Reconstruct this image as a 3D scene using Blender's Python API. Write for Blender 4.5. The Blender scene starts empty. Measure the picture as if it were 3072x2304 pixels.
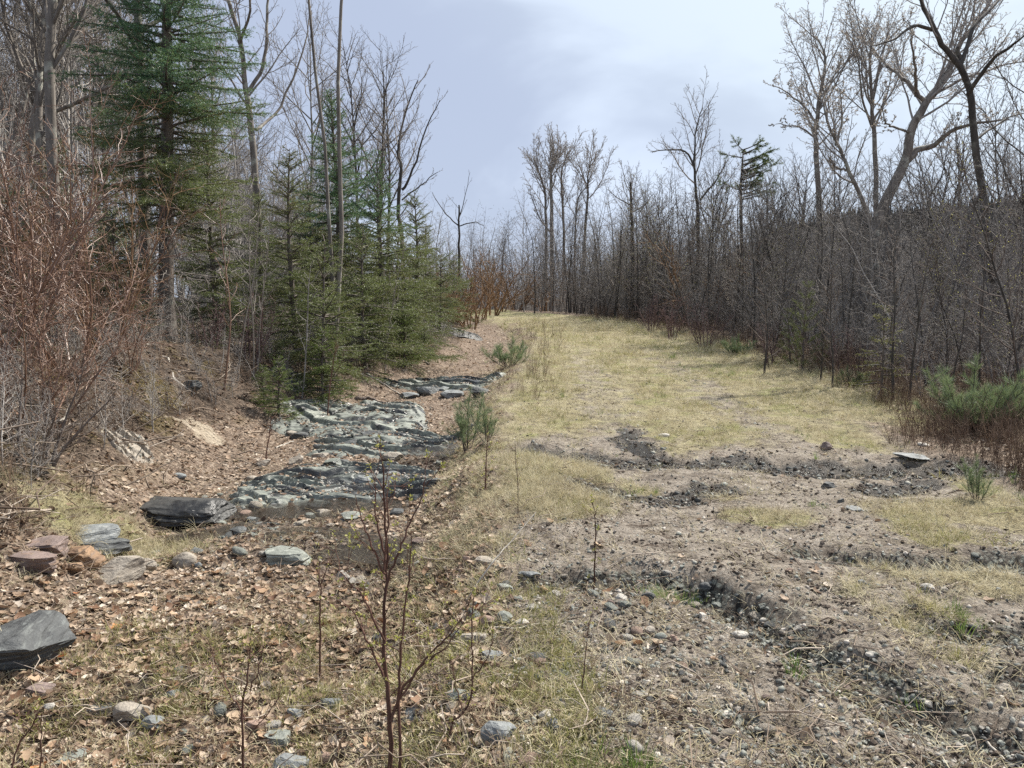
import bpy, bmesh, math, random
import numpy as np
from mathutils import Vector

# ------------------------------------------------------------------ camera, sky, sun, exposure
scene = bpy.context.scene
COL = scene.collection
F_PX, CAM_H, PITCH = 769.0, 1.6, math.radians(5.5)
cam_data = bpy.data.cameras.new("camera")
cam = bpy.data.objects.new("camera", cam_data)
COL.objects.link(cam)
cam_data.sensor_width = 36.0
cam_data.lens = 36.0 * F_PX / 1024.0
cam_data.clip_start, cam_data.clip_end = 0.05, 3000.0
cam.location = (0, 0, CAM_H)
cam.rotation_euler = (math.pi / 2 - PITCH, 0, 0)
scene.camera = cam

SUN_AZ, SUN_EL = math.radians(48), math.radians(50)      # azimuth from +Y towards +X
SUN_DIR = Vector((math.sin(SUN_AZ) * math.cos(SUN_EL), math.cos(SUN_AZ) * math.cos(SUN_EL), math.sin(SUN_EL)))
sl = bpy.data.lights.new("sun", 'SUN')
sl.energy, sl.angle, sl.color = 5.0, math.radians(0.7), (1.0, 0.94, 0.85)
sun = bpy.data.objects.new("sun", sl)
sun.rotation_euler = SUN_DIR.to_track_quat('Z', 'Y').to_euler()
COL.objects.link(sun)

world = bpy.data.worlds.new("World")
scene.world = world
world.use_nodes = True
wn, wl = world.node_tree.nodes, world.node_tree.links
wn.clear()
w_out = wn.new("ShaderNodeOutputWorld")
w_sky = wn.new("ShaderNodeTexSky")
w_sky.sky_type = 'NISHITA'
w_sky.sun_disc = False
w_sky.sun_elevation, w_sky.sun_rotation = SUN_EL, SUN_AZ
w_bg = wn.new("ShaderNodeBackground"); w_bg.inputs[1].default_value = 0.06
wl.new(w_sky.outputs[0], w_bg.inputs[0])
w_tc = wn.new("ShaderNodeTexCoord")
w_map = wn.new("ShaderNodeMapping"); w_map.inputs['Scale'].default_value = (1.3, 1.3, 2.6)
w_map.inputs['Location'].default_value = (0.35, 0.1, 0.62)
wl.new(w_tc.outputs['Generated'], w_map.inputs[0])
w_n = wn.new("ShaderNodeTexNoise")
w_n.inputs['Scale'].default_value = 2.1; w_n.inputs['Detail'].default_value = 5; w_n.inputs['Roughness'].default_value = 0.48
w_n.inputs['Distortion'].default_value = 0.35
wl.new(w_map.outputs[0], w_n.inputs['Vector'])
w_r = wn.new("ShaderNodeValToRGB")
w_r.color_ramp.interpolation = 'EASE'
w_r.color_ramp.elements[0].position = 0.41; w_r.color_ramp.elements[0].color = (0.288, 0.330, 0.425, 1)
w_r.color_ramp.elements[1].position = 0.60; w_r.color_ramp.elements[1].color = (0.415, 0.47, 0.568, 1)
wl.new(w_n.outputs['Fac'], w_r.inputs[0])
# thin cloud brightens softly towards the sun
w_dot = wn.new("ShaderNodeVectorMath"); w_dot.operation = 'DOT_PRODUCT'
w_dot.inputs[1].default_value = SUN_DIR
wl.new(w_tc.outputs['Generated'], w_dot.inputs[0])
w_mr = wn.new("ShaderNodeMapRange"); w_mr.interpolation_type = 'SMOOTHSTEP'
w_mr.inputs[1].default_value = 0.58; w_mr.inputs[2].default_value = 1.0
w_mr.inputs[3].default_value = 0.0; w_mr.inputs[4].default_value = 1.0
wl.new(w_dot.outputs['Value'], w_mr.inputs[0])
w_mx = wn.new("ShaderNodeMix"); w_mx.data_type = 'RGBA'
w_mx.inputs[7].default_value = (0.51, 0.58, 0.605, 1)
wl.new(w_mr.outputs[0], w_mx.inputs[0]); wl.new(w_r.outputs[0], w_mx.inputs[6])
w_bg2 = wn.new("ShaderNodeBackground"); w_bg2.inputs[1].default_value = 1.0
wl.new(w_mx.outputs[2], w_bg2.inputs[0])
w_ms = wn.new("ShaderNodeMixShader"); w_ms.inputs[0].default_value = 0.88
wl.new(w_bg.outputs[0], w_ms.inputs[1]); wl.new(w_bg2.outputs[0], w_ms.inputs[2])
wl.new(w_ms.outputs[0], w_out.inputs[0])

scene.view_settings.view_transform = 'Standard'
scene.view_settings.look = 'None'
scene.view_settings.exposure = 0.92
scene.view_settings.gamma = 1.0
scene.view_settings.use_curve_mapping = False
scene.render.engine = 'CYCLES'
scene.cycles.use_denoising = False
scene.cycles.sample_clamp_direct = 6.0
scene.cycles.sample_clamp_indirect = 3.0
scene.cycles.max_bounces = 5
scene.cycles.diffuse_bounces = 3
scene.cycles.glossy_bounces = 2
scene.cycles.transmission_bounces = 2
scene.cycles.transparent_max_bounces = 6

# ------------------------------------------------------------------ noise
def _hash(ix, iy, seed):
    h = (ix.astype(np.int64) * 374761393 + iy.astype(np.int64) * 668265263 + seed * 974711) & 0xFFFFFFFF
    h = ((h ^ (h >> 13)) * 1274126177) & 0xFFFFFFFF
    return (h ^ (h >> 16)) & 0xFFFFFFFF

def pnoise(x, y, seed=0):
    """2-D gradient noise, about -1..1"""
    x = np.asarray(x, float); y = np.asarray(y, float)
    x0 = np.floor(x); y0 = np.floor(y); fx = x - x0; fy = y - y0
    u = fx * fx * fx * (fx * (fx * 6 - 15) + 10); v = fy * fy * fy * (fy * (fy * 6 - 15) + 10)
    def g(ix, iy, dx, dy):
        a = _hash(ix, iy, seed) * (2 * math.pi / 4294967296.0)
        return np.cos(a) * dx + np.sin(a) * dy
    n00 = g(x0, y0, fx, fy); n10 = g(x0 + 1, y0, fx - 1, fy)
    n01 = g(x0, y0 + 1, fx, fy - 1); n11 = g(x0 + 1, y0 + 1, fx - 1, fy - 1)
    return 1.5 * ((n00 * (1 - u) + n10 * u) * (1 - v) + (n01 * (1 - u) + n11 * u) * v)

def fbm(x, y, seed=0, octv=4, gain=0.5):
    s = 0; a = 1.0; f = 1.0
    for i in range(octv):
        s = s + a * pnoise(x * f + i * 17.3, y * f - i * 9.1, seed + i * 31); a *= gain; f *= 2.03
    return s

def noise3(P, f, seed):
    """cheap 3-D noise from three 2-D ones"""
    x, y, z = P[:, 0] * f, P[:, 1] * f, P[:, 2] * f
    return (pnoise(x + z * .37, y - z * .61, seed) + pnoise(y + 5.2, z + x * .29, seed + 7) + pnoise(z - 3.1, x + y * .41, seed + 13)) / 2.0

def sstep(a, b, x):
    t = np.clip((x - a) / (b - a), 0, 1)
    return t * t * (3 - 2 * t)

# ------------------------------------------------------------------ lie of the land
def lerp_tab(tab):
    xs = np.array([t[0] for t in tab], float); vs = np.array([t[1] for t in tab], float)
    def f(y):
        # smoothed piecewise-linear table
        return (np.interp(y - .8, xs, vs) + 2 * np.interp(y, xs, vs) + np.interp(y + .8, xs, vs)) / 4
    return f
EDGE_L = lerp_tab([(-60, -.1), (0, .15), (4, .0), (8, -.1), (12, -.1), (18, .3), (25, .9), (32, .2), (38, -1.6), (45, -6), (55, -16), (80, -50)])
EDGE_R = lerp_tab([(-60, 5.4), (0, 5.2), (4, 4.6), (8, 4.3), (12, 4.9), (18, 5.0), (25, 4.9), (32, 3.8), (38, 1.4), (45, -2), (55, -11), (80, -44)])
D_DEPTH = lerp_tab([(-60, .38), (12, .38), (25, .25), (35, .18), (80, .15)])
D_WID = lerp_tab([(-60, 1.6), (3, 1.6), (5, 1.8), (6.2, 2.0), (8, 2.3), (11, 2.3), (15, 1.7), (20, 1.1), (28, .8), (40, .7), (80, .6)])
FLOOR = lerp_tab([(-60, 1.0), (11, 1.0), (15, .62), (20, .38), (30, .25), (80, .2)])

def roadz(y):
    s = 2.0
    a = np.log1p(np.exp(np.clip((y - 8) / s, -30, 30))) * s
    b = np.log1p(np.exp(np.clip((y - 50) / 4.0, -30, 30))) * 4.0
    return .042 * a - .03 * b

def poly_dist(x, y, pts):
    d = np.full(np.shape(x), 1e9)
    for (ax, ay), (bx, by) in zip(pts[:-1], pts[1:]):
        vx, vy = bx - ax, by - ay
        t = np.clip(((x - ax) * vx + (y - ay) * vy) / (vx * vx + vy * vy), 0, 1)
        d = np.minimum(d, np.hypot(x - ax - t * vx, y - ay - t * vy))
    return d

GULLIES = [([(.1, 4.35), (.55, 4.45), (1.0, 4.3), (1.33, 3.75), (1.55, 3.3), (1.8, 2.75), (2.0, 2.3)], .20, .095),
           ([(.75, 4.62), (1.15, 4.35), (1.3, 4.0)], .15, .06),
           ([(2.0, 4.95), (2.5, 4.7), (3.1, 4.75), (3.6, 4.3)], .16, .07),
           ([(2.2, 3.25), (2.6, 2.95), (3.0, 2.6)], .14, .06),
           ([(.85, 2.95), (1.05, 2.65), (1.2, 2.3)], .10, .03),
           ([(2.05, 3.75), (2.5, 3.6), (2.9, 3.7)], .10, .025)]
MUDS = [([(.3, 8.2), (1.0, 7.9), (1.7, 7.75), (2.3, 7.8), (3.0, 7.45), (3.9, 7.45), (4.8, 7.3)], .34, .075),
        ([(1.5, 9.4), (1.35, 8.9), (1.45, 8.3), (1.6, 7.9)], .20, .03),
        ([(.7, 6.6), (1.3, 6.25), (1.8, 6.6)], .22, .03), ([(3.2, 6.5), (3.7, 6.9)], .2, .03)]

def masks(x, y):
    """where the ground is road, ditch, bank ... plus its covers, all 0..1"""
    m = {}
    wob = .22 * fbm(x * .9, y * .9, 3, 3)
    L = EDGE_L(y); R = EDGE_R(y)
    s = L - x + wob * .6; q = x - R + wob
    m['s'] = s; m['q'] = q
    road = sstep(.25, -.25, s) * sstep(.35, -.35, q)
    wd = D_WID(y)
    m['ditch'] = sstep(.3, .8, s) * sstep(.95 + wd, .7 + wd, s)
    m['bank'] = sstep(1.35 + wd, 2.0 + wd, s) * sstep(3.4 + wd, 2.9 + wd, s)
    n1 = fbm(x * .55, y * .42, 11, 4); n2 = fbm(x * 2.3, y * 2.0, 23, 4); n3 = fbm(x * 6.5, y * 6.0, 29, 3)
    gul = np.zeros(np.shape(x)); mud = np.zeros(np.shape(x))
    for p, w, d in GULLIES:
        gul = np.maximum(gul, sstep(w * 1.9, w * .1, poly_dist(x, y, p) + .13 * n2 + .05 * n3) * (.55 + .45 * sstep(-.35, .2, n2 + n3)))
    for p, w, d in MUDS:
        mud = np.maximum(mud, sstep(w * 1.5, w * .3, poly_dist(x, y, p) + .16 * n2))
    # two worn wheel tracks that run up the grassy lane
    mid = (L + R) / 2
    tr = np.minimum(abs(x - mid + .95), abs(x - mid - .95))
    track = sstep(.55, .15, tr + .18 * n2)
    far = sstep(7.6, 9.6, y + 1.1 * n1)
    g = far * (1 - .5 * track * sstep(26, 14, y)) * (1 - mud) * (.62 + .38 * sstep(-.45, .25, n2 + .3 * n3))
    near = sstep(.28, .75, n1 + .45 * n2) * .75
    hump = sstep(1.0, .6, np.hypot((x - .32) / .75, (y - 6.9) / 1.65) + .12 * n2)
    patch = sstep(.9, .4, np.hypot((x - 3.6) / 1.1, (y - 5.9) / .65) + .3 * n2)
    patch2 = sstep(.9, .4, np.hypot((x - 1.9) / .8, (y - 5.75) / .35) + .3 * n2)
    near = np.maximum(near, np.maximum(hump, .8 * np.maximum(patch, patch2)))
    g = np.maximum(g, near * (1 - far)) * (1 - mud) * (1 - gul)
    # straw along the right-hand verge, and in the ditch's near rim
    verge = sstep(-.5, .1, q) * sstep(2.2, .9, q) * sstep(8.3, 10.5, y + n1) * .9
    rim = sstep(-.35, .1, s) * sstep(1.1, .45, s) * (.40 + .5 * n2) * (.12 + .88 * sstep(4.4, 5.4, y))
    leftstraw = sstep(.9, .3, np.hypot((x + 3.35) / 1.1, (y - 6.1) / .75) + .2 * n2)
    m['straw_patch'] = leftstraw
    m['grass'] = np.clip(np.maximum(np.maximum(g * road, verge), np.maximum(np.clip(rim, 0, 1), leftstraw)), 0, 1)
    m['road'] = road; m['gravel'] = gul * road; m['mud'] = mud * sstep(.5, -.2, s) * sstep(.9, .2, q)
    lit = np.clip(sstep(-.1, .6, s) * (1 - .35 * m['ditch'] * sstep(.1, .5, n2) * sstep(5, 6.5, y)) + sstep(.4, 1.3, q) * .9, 0, 1)
    m['litter'] = lit * (1 - .7 * leftstraw)
    bare = sstep(.62, .3, np.hypot((x + 4.0) / .8, (y - 9.7) / .55) + .3 * n2 + .2 * n3)
    m['bare'] = np.clip(bare + .25 * m['bank'] * sstep(.55, .9, n2 + .3 * n1), 0, 1) * sstep(30, 16, y)
    stream = poly_dist(x, y, [(-.2, 9.6), (-.9, 9.6), (-1.6, 9.0), (-1.2, 8.2), (-1.7, 7.7), (-2.6, 7.35), (-2.1, 6.6), (-1.3, 6.0), (-1.0, 5.6)])
    m['wet'] = np.maximum(sstep(.85, .25, stream + .25 * n2) * m['ditch'], np.maximum(mud, .35 * gul))
    m['stream'] = sstep(.6, .15, stream + .2 * n2)
    return m

def base_z(x, y):
    """smooth terrain"""
    L = EDGE_L(y); R = EDGE_R(y)
    s = L - x; q = x - R
    z = roadz(y)
    D = D_DEPTH(y); wd = D_WID(y); Fl = FLOOR(y)
    z = z - D * sstep(.0, .95, s)
    wb = 2.5
    z = z + (D + Fl) * sstep(.75 + wd, .75 + wd + wb, s)
    e = np.clip(s - (.75 + wd + wb), 0, 40)
    z = z + .055 * e
    # berm at the near end of the left shoulder, grassy hump
    z = z + .10 * np.exp(-(((x - .25) / .5) ** 2 + ((y - 6.9) / 1.5) ** 2))
    # right side: verge, then slowly falling away
    qq = np.clip(q - 3.0, 0, 200)
    z = z - .075 * qq + .0003 * np.clip(qq, 0, 90) ** 2
    z = z + .05 * sstep(.0, 1.0, q)
    return z

def height(x, y, micro=True):
    x = np.asarray(x, float); y = np.asarray(y, float)
    z = base_z(x, y)
    m = masks(x, y)
    off = 1 - m['road']
    z = z + (.03 + .05 * off) * fbm(x * .8, y * .8, 41, 3)
    for p, w, d in GULLIES + MUDS:
        z = z - d * sstep(w * 1.4, w * .2, poly_dist(x, y, p) + .07 * fbm(x * 3, y * 3, 5, 2))
    if micro:
        r = np.hypot(x, y)
        k = sstep(26, 9, r)
        c = fbm(x * 7, y * 7, 57, 3)
        z = z + k * (.013 + .010 * off + .012 * m['mud'] + .012 * m['gravel']) * c
        c2 = fbm(x * 26, y * 26, 61, 3)
        z = z + sstep(14, 5, r) * (.0085 + .006 * m['mud'] + .006 * m['gravel']) * (np.abs(c2) * 1.5 - .4)
        z = z + m['bank'] * (.09 * fbm(x * 1.3, y * 1.3, 71, 4) - .05 * np.abs(pnoise(x * 3.1, y * 2.2, 73)))
    return z

def H(x, y):
    return float(height(np.array([x]), np.array([y]))[0])

CP, SP = math.cos(PITCH), math.sin(PITCH)
def ray(px, py):
    u, v = (px - 512) / F_PX, (384 - py) / F_PX
    return np.array([u, CP + v * SP, -SP + v * CP])

_T = np.concatenate([np.arange(1.5, 12, .04), np.arange(12, 70, .2)])
def at(px, py):
    """the ground point seen in direction px, py"""
    d = ray(px, py)
    P = np.outer(_T, d) + np.array([0, 0, CAM_H])
    g = P[:, 2] - height(P[:, 0], P[:, 1], False)
    i = np.argmax(g < 0) if (g < 0).any() else len(_T) - 1
    t = _T[i]
    if i > 0 and g[i] < 0:
        t = _T[i - 1] + (_T[i] - _T[i - 1]) * g[i - 1] / (g[i - 1] - g[i] + 1e-9)
    p = d * t + np.array([0, 0, CAM_H])
    return p[0], p[1], p[2]

def along(px, py, y):
    """the point at forward distance y seen in direction px, py"""
    d = ray(px, py)
    t = y / d[1]
    return np.array([d[0] * t, y, CAM_H + d[2] * t])
# ------------------------------------------------------------------ materials
class NT:
    def __init__(s, name):
        s.m = bpy.data.materials.new(name); s.m.use_nodes = True
        s.n = s.m.node_tree.nodes; s.l = s.m.node_tree.links; s.n.clear()
        s.out = s.n.new("ShaderNodeOutputMaterial")
        s.tc = s.n.new("ShaderNodeTexCoord")
    def new(s, t, **kw):
        x = s.n.new(t)
        for k, v in kw.items(): setattr(x, k, v)
        return x
    def put(s, sock, v):
        if hasattr(v, 'is_linked') or hasattr(v, 'links'): s.l.new(v, sock)
        elif isinstance(v, (tuple, list)) and len(v) == 3 and sock.type == 'RGBA': sock.default_value = (*v, 1)
        else: sock.default_value = v
    def noise(s, scale, detail=3, rough=.55, vec=None, stretch=None, dist=0):
        v = vec or s.tc.outputs['Object']
        if stretch:
            mp = s.new("ShaderNodeMapping"); mp.inputs['Scale'].default_value = stretch; s.l.new(v, mp.inputs[0]); v = mp.outputs[0]
        x = s.new("ShaderNodeTexNoise"); s.l.new(v, x.inputs['Vector'])
        x.inputs['Scale'].default_value = scale; x.inputs['Detail'].default_value = detail; x.inputs['Roughness'].default_value = rough
        x.inputs['Distortion'].default_value = dist
        return x.outputs['Fac']
    def voro(s, scale, vec=None, feature='F1', stretch=None, rand=1.0):
        v = vec or s.tc.outputs['Object']
        if stretch:
            mp = s.new("ShaderNodeMapping"); mp.inputs['Scale'].default_value = stretch; s.l.new(v, mp.inputs[0]); v = mp.outputs[0]
        x = s.new("ShaderNodeTexVoronoi", feature=feature); s.l.new(v, x.inputs['Vector'])
        x.inputs['Scale'].default_value = scale; x.inputs['Randomness'].default_value = rand
        return x
    def ramp(s, fac, stops, interp='LINEAR'):
        r = s.new("ShaderNodeValToRGB"); r.color_ramp.interpolation = interp
        e = r.color_ramp.elements
        while len(e) < len(stops): e.new(.5)
        for el, (p, c) in zip(e, stops):
            el.position = p; el.color = (*c, 1) if len(c) == 3 else c
        s.put(r.inputs[0], fac)
        return r.outputs[0]
    def mix(s, fac, a, b, mode='MIX'):
        x = s.new("ShaderNodeMix", data_type='RGBA', blend_type=mode)
        s.put(x.inputs[0], fac); s.put(x.inputs[6], a); s.put(x.inputs[7], b)
        return x.outputs[2]
    def math(s, op, a, b=0.0, clamp=False):
        x = s.new("ShaderNodeMath", operation=op, use_clamp=clamp)
        s.put(x.inputs[0], a); s.put(x.inputs[1], b)
        return x.outputs[0]
    def rng(s, v, a, b, c=0.0, d=1.0):
        x = s.new("ShaderNodeMapRange"); s.put(x.inputs[0], v)
        for i, q in enumerate((a, b, c, d)): x.inputs[i + 1].default_value = q
        return x.outputs[0]
    def attr(s, name, kind='GEOMETRY'):
        a = s.new("ShaderNodeAttribute", attribute_type=kind); a.attribute_name = name
        return a
    def bump(s, h, strength=.5, dist=.02, nrm=None):
        b = s.new("ShaderNodeBump"); b.inputs['Strength'].default_value = strength; b.inputs['Distance'].default_value = dist
        s.put(b.inputs['Height'], h)
        if nrm: s.l.new(nrm, b.inputs['Normal'])
        return b.outputs[0]
    def surf(s, col, rough=.9, nrm=None, spec=.3, trans=None, tcol=None):
        p = s.new("ShaderNodeBsdfPrincipled")
        s.put(p.inputs['Base Color'], col); s.put(p.inputs['Roughness'], rough)
        p.inputs['Specular IOR Level'].default_value = spec
        if nrm: s.l.new(nrm, p.inputs['Normal'])
        o = p.outputs[0]
        if trans:
            t = s.new("ShaderNodeBsdfTranslucent"); s.put(t.inputs[0], tcol if tcol is not None else col)
            mx = s.new("ShaderNodeMixShader"); mx.inputs[0].default_value = trans
            s.l.new(o, mx.inputs[1]); s.l.new(t.outputs[0], mx.inputs[2]); o = mx.outputs[0]
        s.l.new(o, s.out.inputs[0])
        return s.m

def bark_mat(name, dark, light, scale=1.0, lichen=None, rough=.85, spec=.25):
    t = NT(name)
    n = t.noise(9 * scale, 4, .6, stretch=(1, 1, .22))
    c = t.ramp(n, [(.32, dark), (.68, light)])
    if lichen:
        c = t.mix(t.rng(t.noise(3.2 * scale, 3), .56, .66), c, lichen)
    oi = t.new("ShaderNodeObjectInfo")
    c = t.mix(.35, c, t.mix(oi.outputs['Random'], (.35, .34, .33), (1.0, .97, .92)), 'MULTIPLY')
    return t.surf(c, rough, t.bump(t.noise(30 * scale, 3, stretch=(1, 1, .25)), .5, .01), spec)

M = {}
M['bark_grey'] = bark_mat("bark_grey", (.10, .088, .078), (.25, .225, .20), 1, (.32, .32, .28))
M['bark_dark'] = bark_mat("bark_dark", (.038, .034, .031), (.10, .09, .08), 1, (.15, .145, .125))
M['twig_grey'] = bark_mat("twig_grey", (.19, .17, .155), (.32, .29, .26))
M['twig_dark'] = bark_mat("twig_dark", (.165, .155, .150), (.32, .30, .285))
M['twig_pale'] = bark_mat("twig_pale", (.32, .295, .26), (.52, .48, .42))
M['twig_red'] = bark_mat("twig_red", (.095, .050, .034), (.29, .17, .112), rough=.42, spec=.6)
M['twig_bronze'] = bark_mat("twig_bronze", (.15, .085, .045), (.27, .17, .095))
M['twig_brown'] = bark_mat("twig_brown", (.092, .072, .062), (.19, .155, .135))
M['bark_spruce'] = bark_mat("bark_spruce", (.075, .062, .054), (.19, .165, .145), 1.2, (.22, .23, .20))
M['twig_sap'] = bark_mat("twig_sap", (.070, .036, .028), (.165, .088, .066))
M['twig_plum'] = bark_mat("twig_plum", (.10, .062, .062), (.19, .125, .12))

def needle_mat(name, dark, light, brown=None, amount=.3, trans=.35):
    t = NT(name)
    geo = t.attr('tint')
    oi = t.new("ShaderNodeObjectInfo")
    c = t.ramp(geo.outputs['Fac'], [(0, dark), (1, light)])
    if brown:
        c = t.mix(t.rng(t.noise(1.7, 2), .62 - amount * .3, .78 - amount * .3), c, brown)
    return t.surf(c, .5, None, .35, trans, t.mix(.5, c, (.16, .19, .05)))
M['needle_spruce'] = needle_mat("needle_spruce", (.022, .048, .020), (.075, .115, .038), (.085, .080, .035), .3)
M['needle_blue'] = needle_mat("needle_blue", (.032, .092, .052), (.105, .215, .115))
M['needle_hemlock'] = needle_mat("needle_hemlock", (.065, .088, .036), (.175, .200, .080), (.15, .13, .065), .3)
M['needle_pine'] = needle_mat("needle_pine", (.10, .15, .085), (.26, .33, .19))
M['needle_young'] = needle_mat("needle_young", (.06, .095, .022), (.15, .20, .05))
M['needle_brown'] = needle_mat("needle_brown", (.05, .042, .026), (.10, .085, .05))
M['needle_yellow'] = needle_mat("needle_yellow", (.13, .14, .04), (.30, .28, .09))

def cover_mat(name, stops, rough=.8, trans=.3, spec=.25):
    """scattered cover: colour by each instance's own tint"""
    t = NT(name)
    a = t.attr('tint', 'INSTANCER')
    c = t.ramp(a.outputs['Fac'], stops)
    c = t.mix(.5, c, t.ramp(t.noise(14, 2), [(.3, (.62, .60, .58)), (.7, (1, 1, 1))]), 'MULTIPLY')
    return t.surf(c, rough, None, spec, trans)
M['straw'] = cover_mat("dry_straw", [(0, (.16, .122, .072)), (.35, (.32, .268, .160)), (.7, (.46, .41, .27)), (1, (.58, .53, .38))], .75, .3)
M['olive'] = cover_mat("olive_grass", [(0, (.14, .14, .05)), (.5, (.26, .26, .095)), (1, (.38, .35, .16))], .7, .35)
M['green'] = cover_mat("green_grass", [(0, (.07, .12, .03)), (.6, (.14, .22, .05)), (1, (.24, .31, .09))], .6, .4)
M['leaf'] = cover_mat("dead_leaf", [(0, (.070, .045, .032)), (.3, (.19, .125, .085)), (.6, (.34, .245, .17)), (.85, (.47, .37, .28)), (1, (.60, .52, .43))], .7, .25, .35)
M['gravel'] = cover_mat("loose_gravel", [(0, (.055, .055, .052)), (.3, (.13, .135, .125)), (.55, (.23, .24, .21)), (.8, (.30, .265, .23)), (1, (.47, .43, .38))], .75, None, .4)
M['clod'] = cover_mat("soil_clod", [(0, (.045, .035, .028)), (.5, (.115, .092, .075)), (1, (.22, .185, .155))], .95, None, .15)
M['stick'] = cover_mat("dead_stick", [(0, (.10, .072, .055)), (.5, (.23, .18, .14)), (1, (.42, .36, .30))], .85, None, .2)
M['weed'] = cover_mat("dead_weed", [(0, (.085, .055, .042)), (.5, (.18, .122, .087)), (1, (.35, .26, .18))], .8, .15)
M['far_twig'] = cover_mat("thicket_twig", [(0, (.10, .095, .092)), (.45, (.195, .183, .175)), (.75, (.31, .29, .27)), (1, (.48, .445, .405))], .9, None, .2)
M['hillneedle'] = cover_mat("hill_needles", [(0, (.018, .026, .022)), (1, (.04, .05, .042))], .9, None, .1)

def leaf_thing_mat(name, a, b):
    t = NT(name); oi = t.new("ShaderNodeObjectInfo")
    c = t.mix(oi.outputs['Random'], a, b)
    w = t.new("ShaderNodeTexWave", bands_direction='DIAGONAL'); w.inputs['Scale'].default_value = 40; w.inputs['Distortion'].default_value = 2
    t.l.new(t.tc.outputs['Object'], w.inputs[0])
    c = t.mix(.3, c, t.ramp(w.outputs['Fac'], [(0, (.6, .58, .55)), (1, (1, 1, 1))]), 'MULTIPLY')
    c = t.mix(t.rng(t.noise(60, 3), .55, .7), c, (.16, .09, .05))
    return t.surf(c, .65, None, .35, .25)
M['leaf_tan'] = leaf_thing_mat("leaf_tan", (.34, .21, .125), (.52, .40, .28))
M['leaf_brown'] = leaf_thing_mat("leaf_brown", (.14, .075, .045), (.30, .175, .10))
M['leaf_orange'] = leaf_thing_mat("leaf_orange", (.45, .15, .06), (.55, .25, .10))
M['bud'] = (lambda t: t.surf(t.mix(t.attr('tint').outputs['Fac'], (.26, .28, .06), (.44, .42, .14)), .6, None, .3, .45))(NT("young_bud"))
M['flower'] = (lambda t: t.surf(t.mix(t.attr('tint').outputs['Fac'], (.27, .235, .21), (.44, .40, .34)), .7, None, .3, .45))(NT("tree_flower"))

def rock_mat(name, a, b, band=None, rough=.75, wet=0.0, wetcol=(.035, .036, .036), stretch=(1.2, 1.2, 7)):
    t = NT(name)
    n = t.noise(3.2, 6, .62, stretch=stretch, dist=.6)
    c = t.ramp(n, [(.32, a), (.66, b)])
    if band: c = t.mix(t.rng(t.noise(7, 4, .6, stretch=(1, 1, 10)), .52, .66), c, band)
    if wet:
        c = t.mix(.75, c, t.ramp(t.attr('bed').outputs['Fac'], [(0, (.72, .73, .73)), (.5, (.95, .95, .93)), (1, (1.15, 1.15, 1.1))]), 'MULTIPLY')
        c = t.mix(t.math('MULTIPLY', t.attr('crack').outputs['Fac'], .7), c, (.03, .027, .022))
    g = t.noise(55, 3, .7)
    c = t.mix(.55, c, t.ramp(g, [(.3, (.55, .55, .55)), (.7, (1.15, 1.15, 1.15))]), 'MULTIPLY')
    r = rough
    if wet:
        w = t.rng(t.noise(2.3, 5, .6), .62 - wet * .3, .70 - wet * .3)
        c = t.mix(w, c, wetcol); r = t.mix(w, (rough,) * 3, (.30,) * 3)
    h = t.math('ADD', t.noise(26, 5, .65, stretch=(1, 1, 3)), t.math('MULTIPLY', n, 1.4))
    return t.surf(c, r, t.bump(h, .35 if wet else .75, .02), .5)
M['rock_blue'] = rock_mat("rock_bluegrey", (.10, .108, .112), (.235, .25, .25), (.30, .31, .30))
M['rock_green'] = rock_mat("rock_greengrey", (.115, .125, .11), (.25, .265, .232), (.33, .345, .305))
M['rock_tan'] = rock_mat("rock_tan", (.20, .172, .14), (.37, .33, .275), (.29, .245, .195))
M['rock_pale'] = rock_mat("rock_pale", (.30, .28, .245), (.49, .46, .41))
M['rock_rust'] = rock_mat("rock_rust", (.13, .075, .045), (.37, .235, .13), (.17, .125, .095))
M['rock_purple'] = rock_mat("rock_brown", (.115, .085, .078), (.26, .195, .17), (.20, .13, .09))
M['rock_dark'] = rock_mat("rock_dark", (.030, .032, .034), (.10, .105, .105), (.14, .15, .145))
M['rock_red'] = rock_mat("rock_reddish", (.20, .13, .10), (.34, .24, .185))
M['ledge_pale'] = rock_mat("ledge_pale", (.105, .117, .105), (.275, .295, .255), (.06, .065, .06), .62, .38, stretch=(.9, 5, 5))
M['ledge_wet'] = rock_mat("ledge_wet", (.075, .083, .078), (.215, .235, .21), (.045, .05, .047), .5, .55, stretch=(.9, 5, 5))
M['ledge_black'] = rock_mat("ledge_black", (.020, .020, .021), (.060, .060, .058), (.035, .035, .035), .6, .25, (.014, .014, .015))

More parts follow.
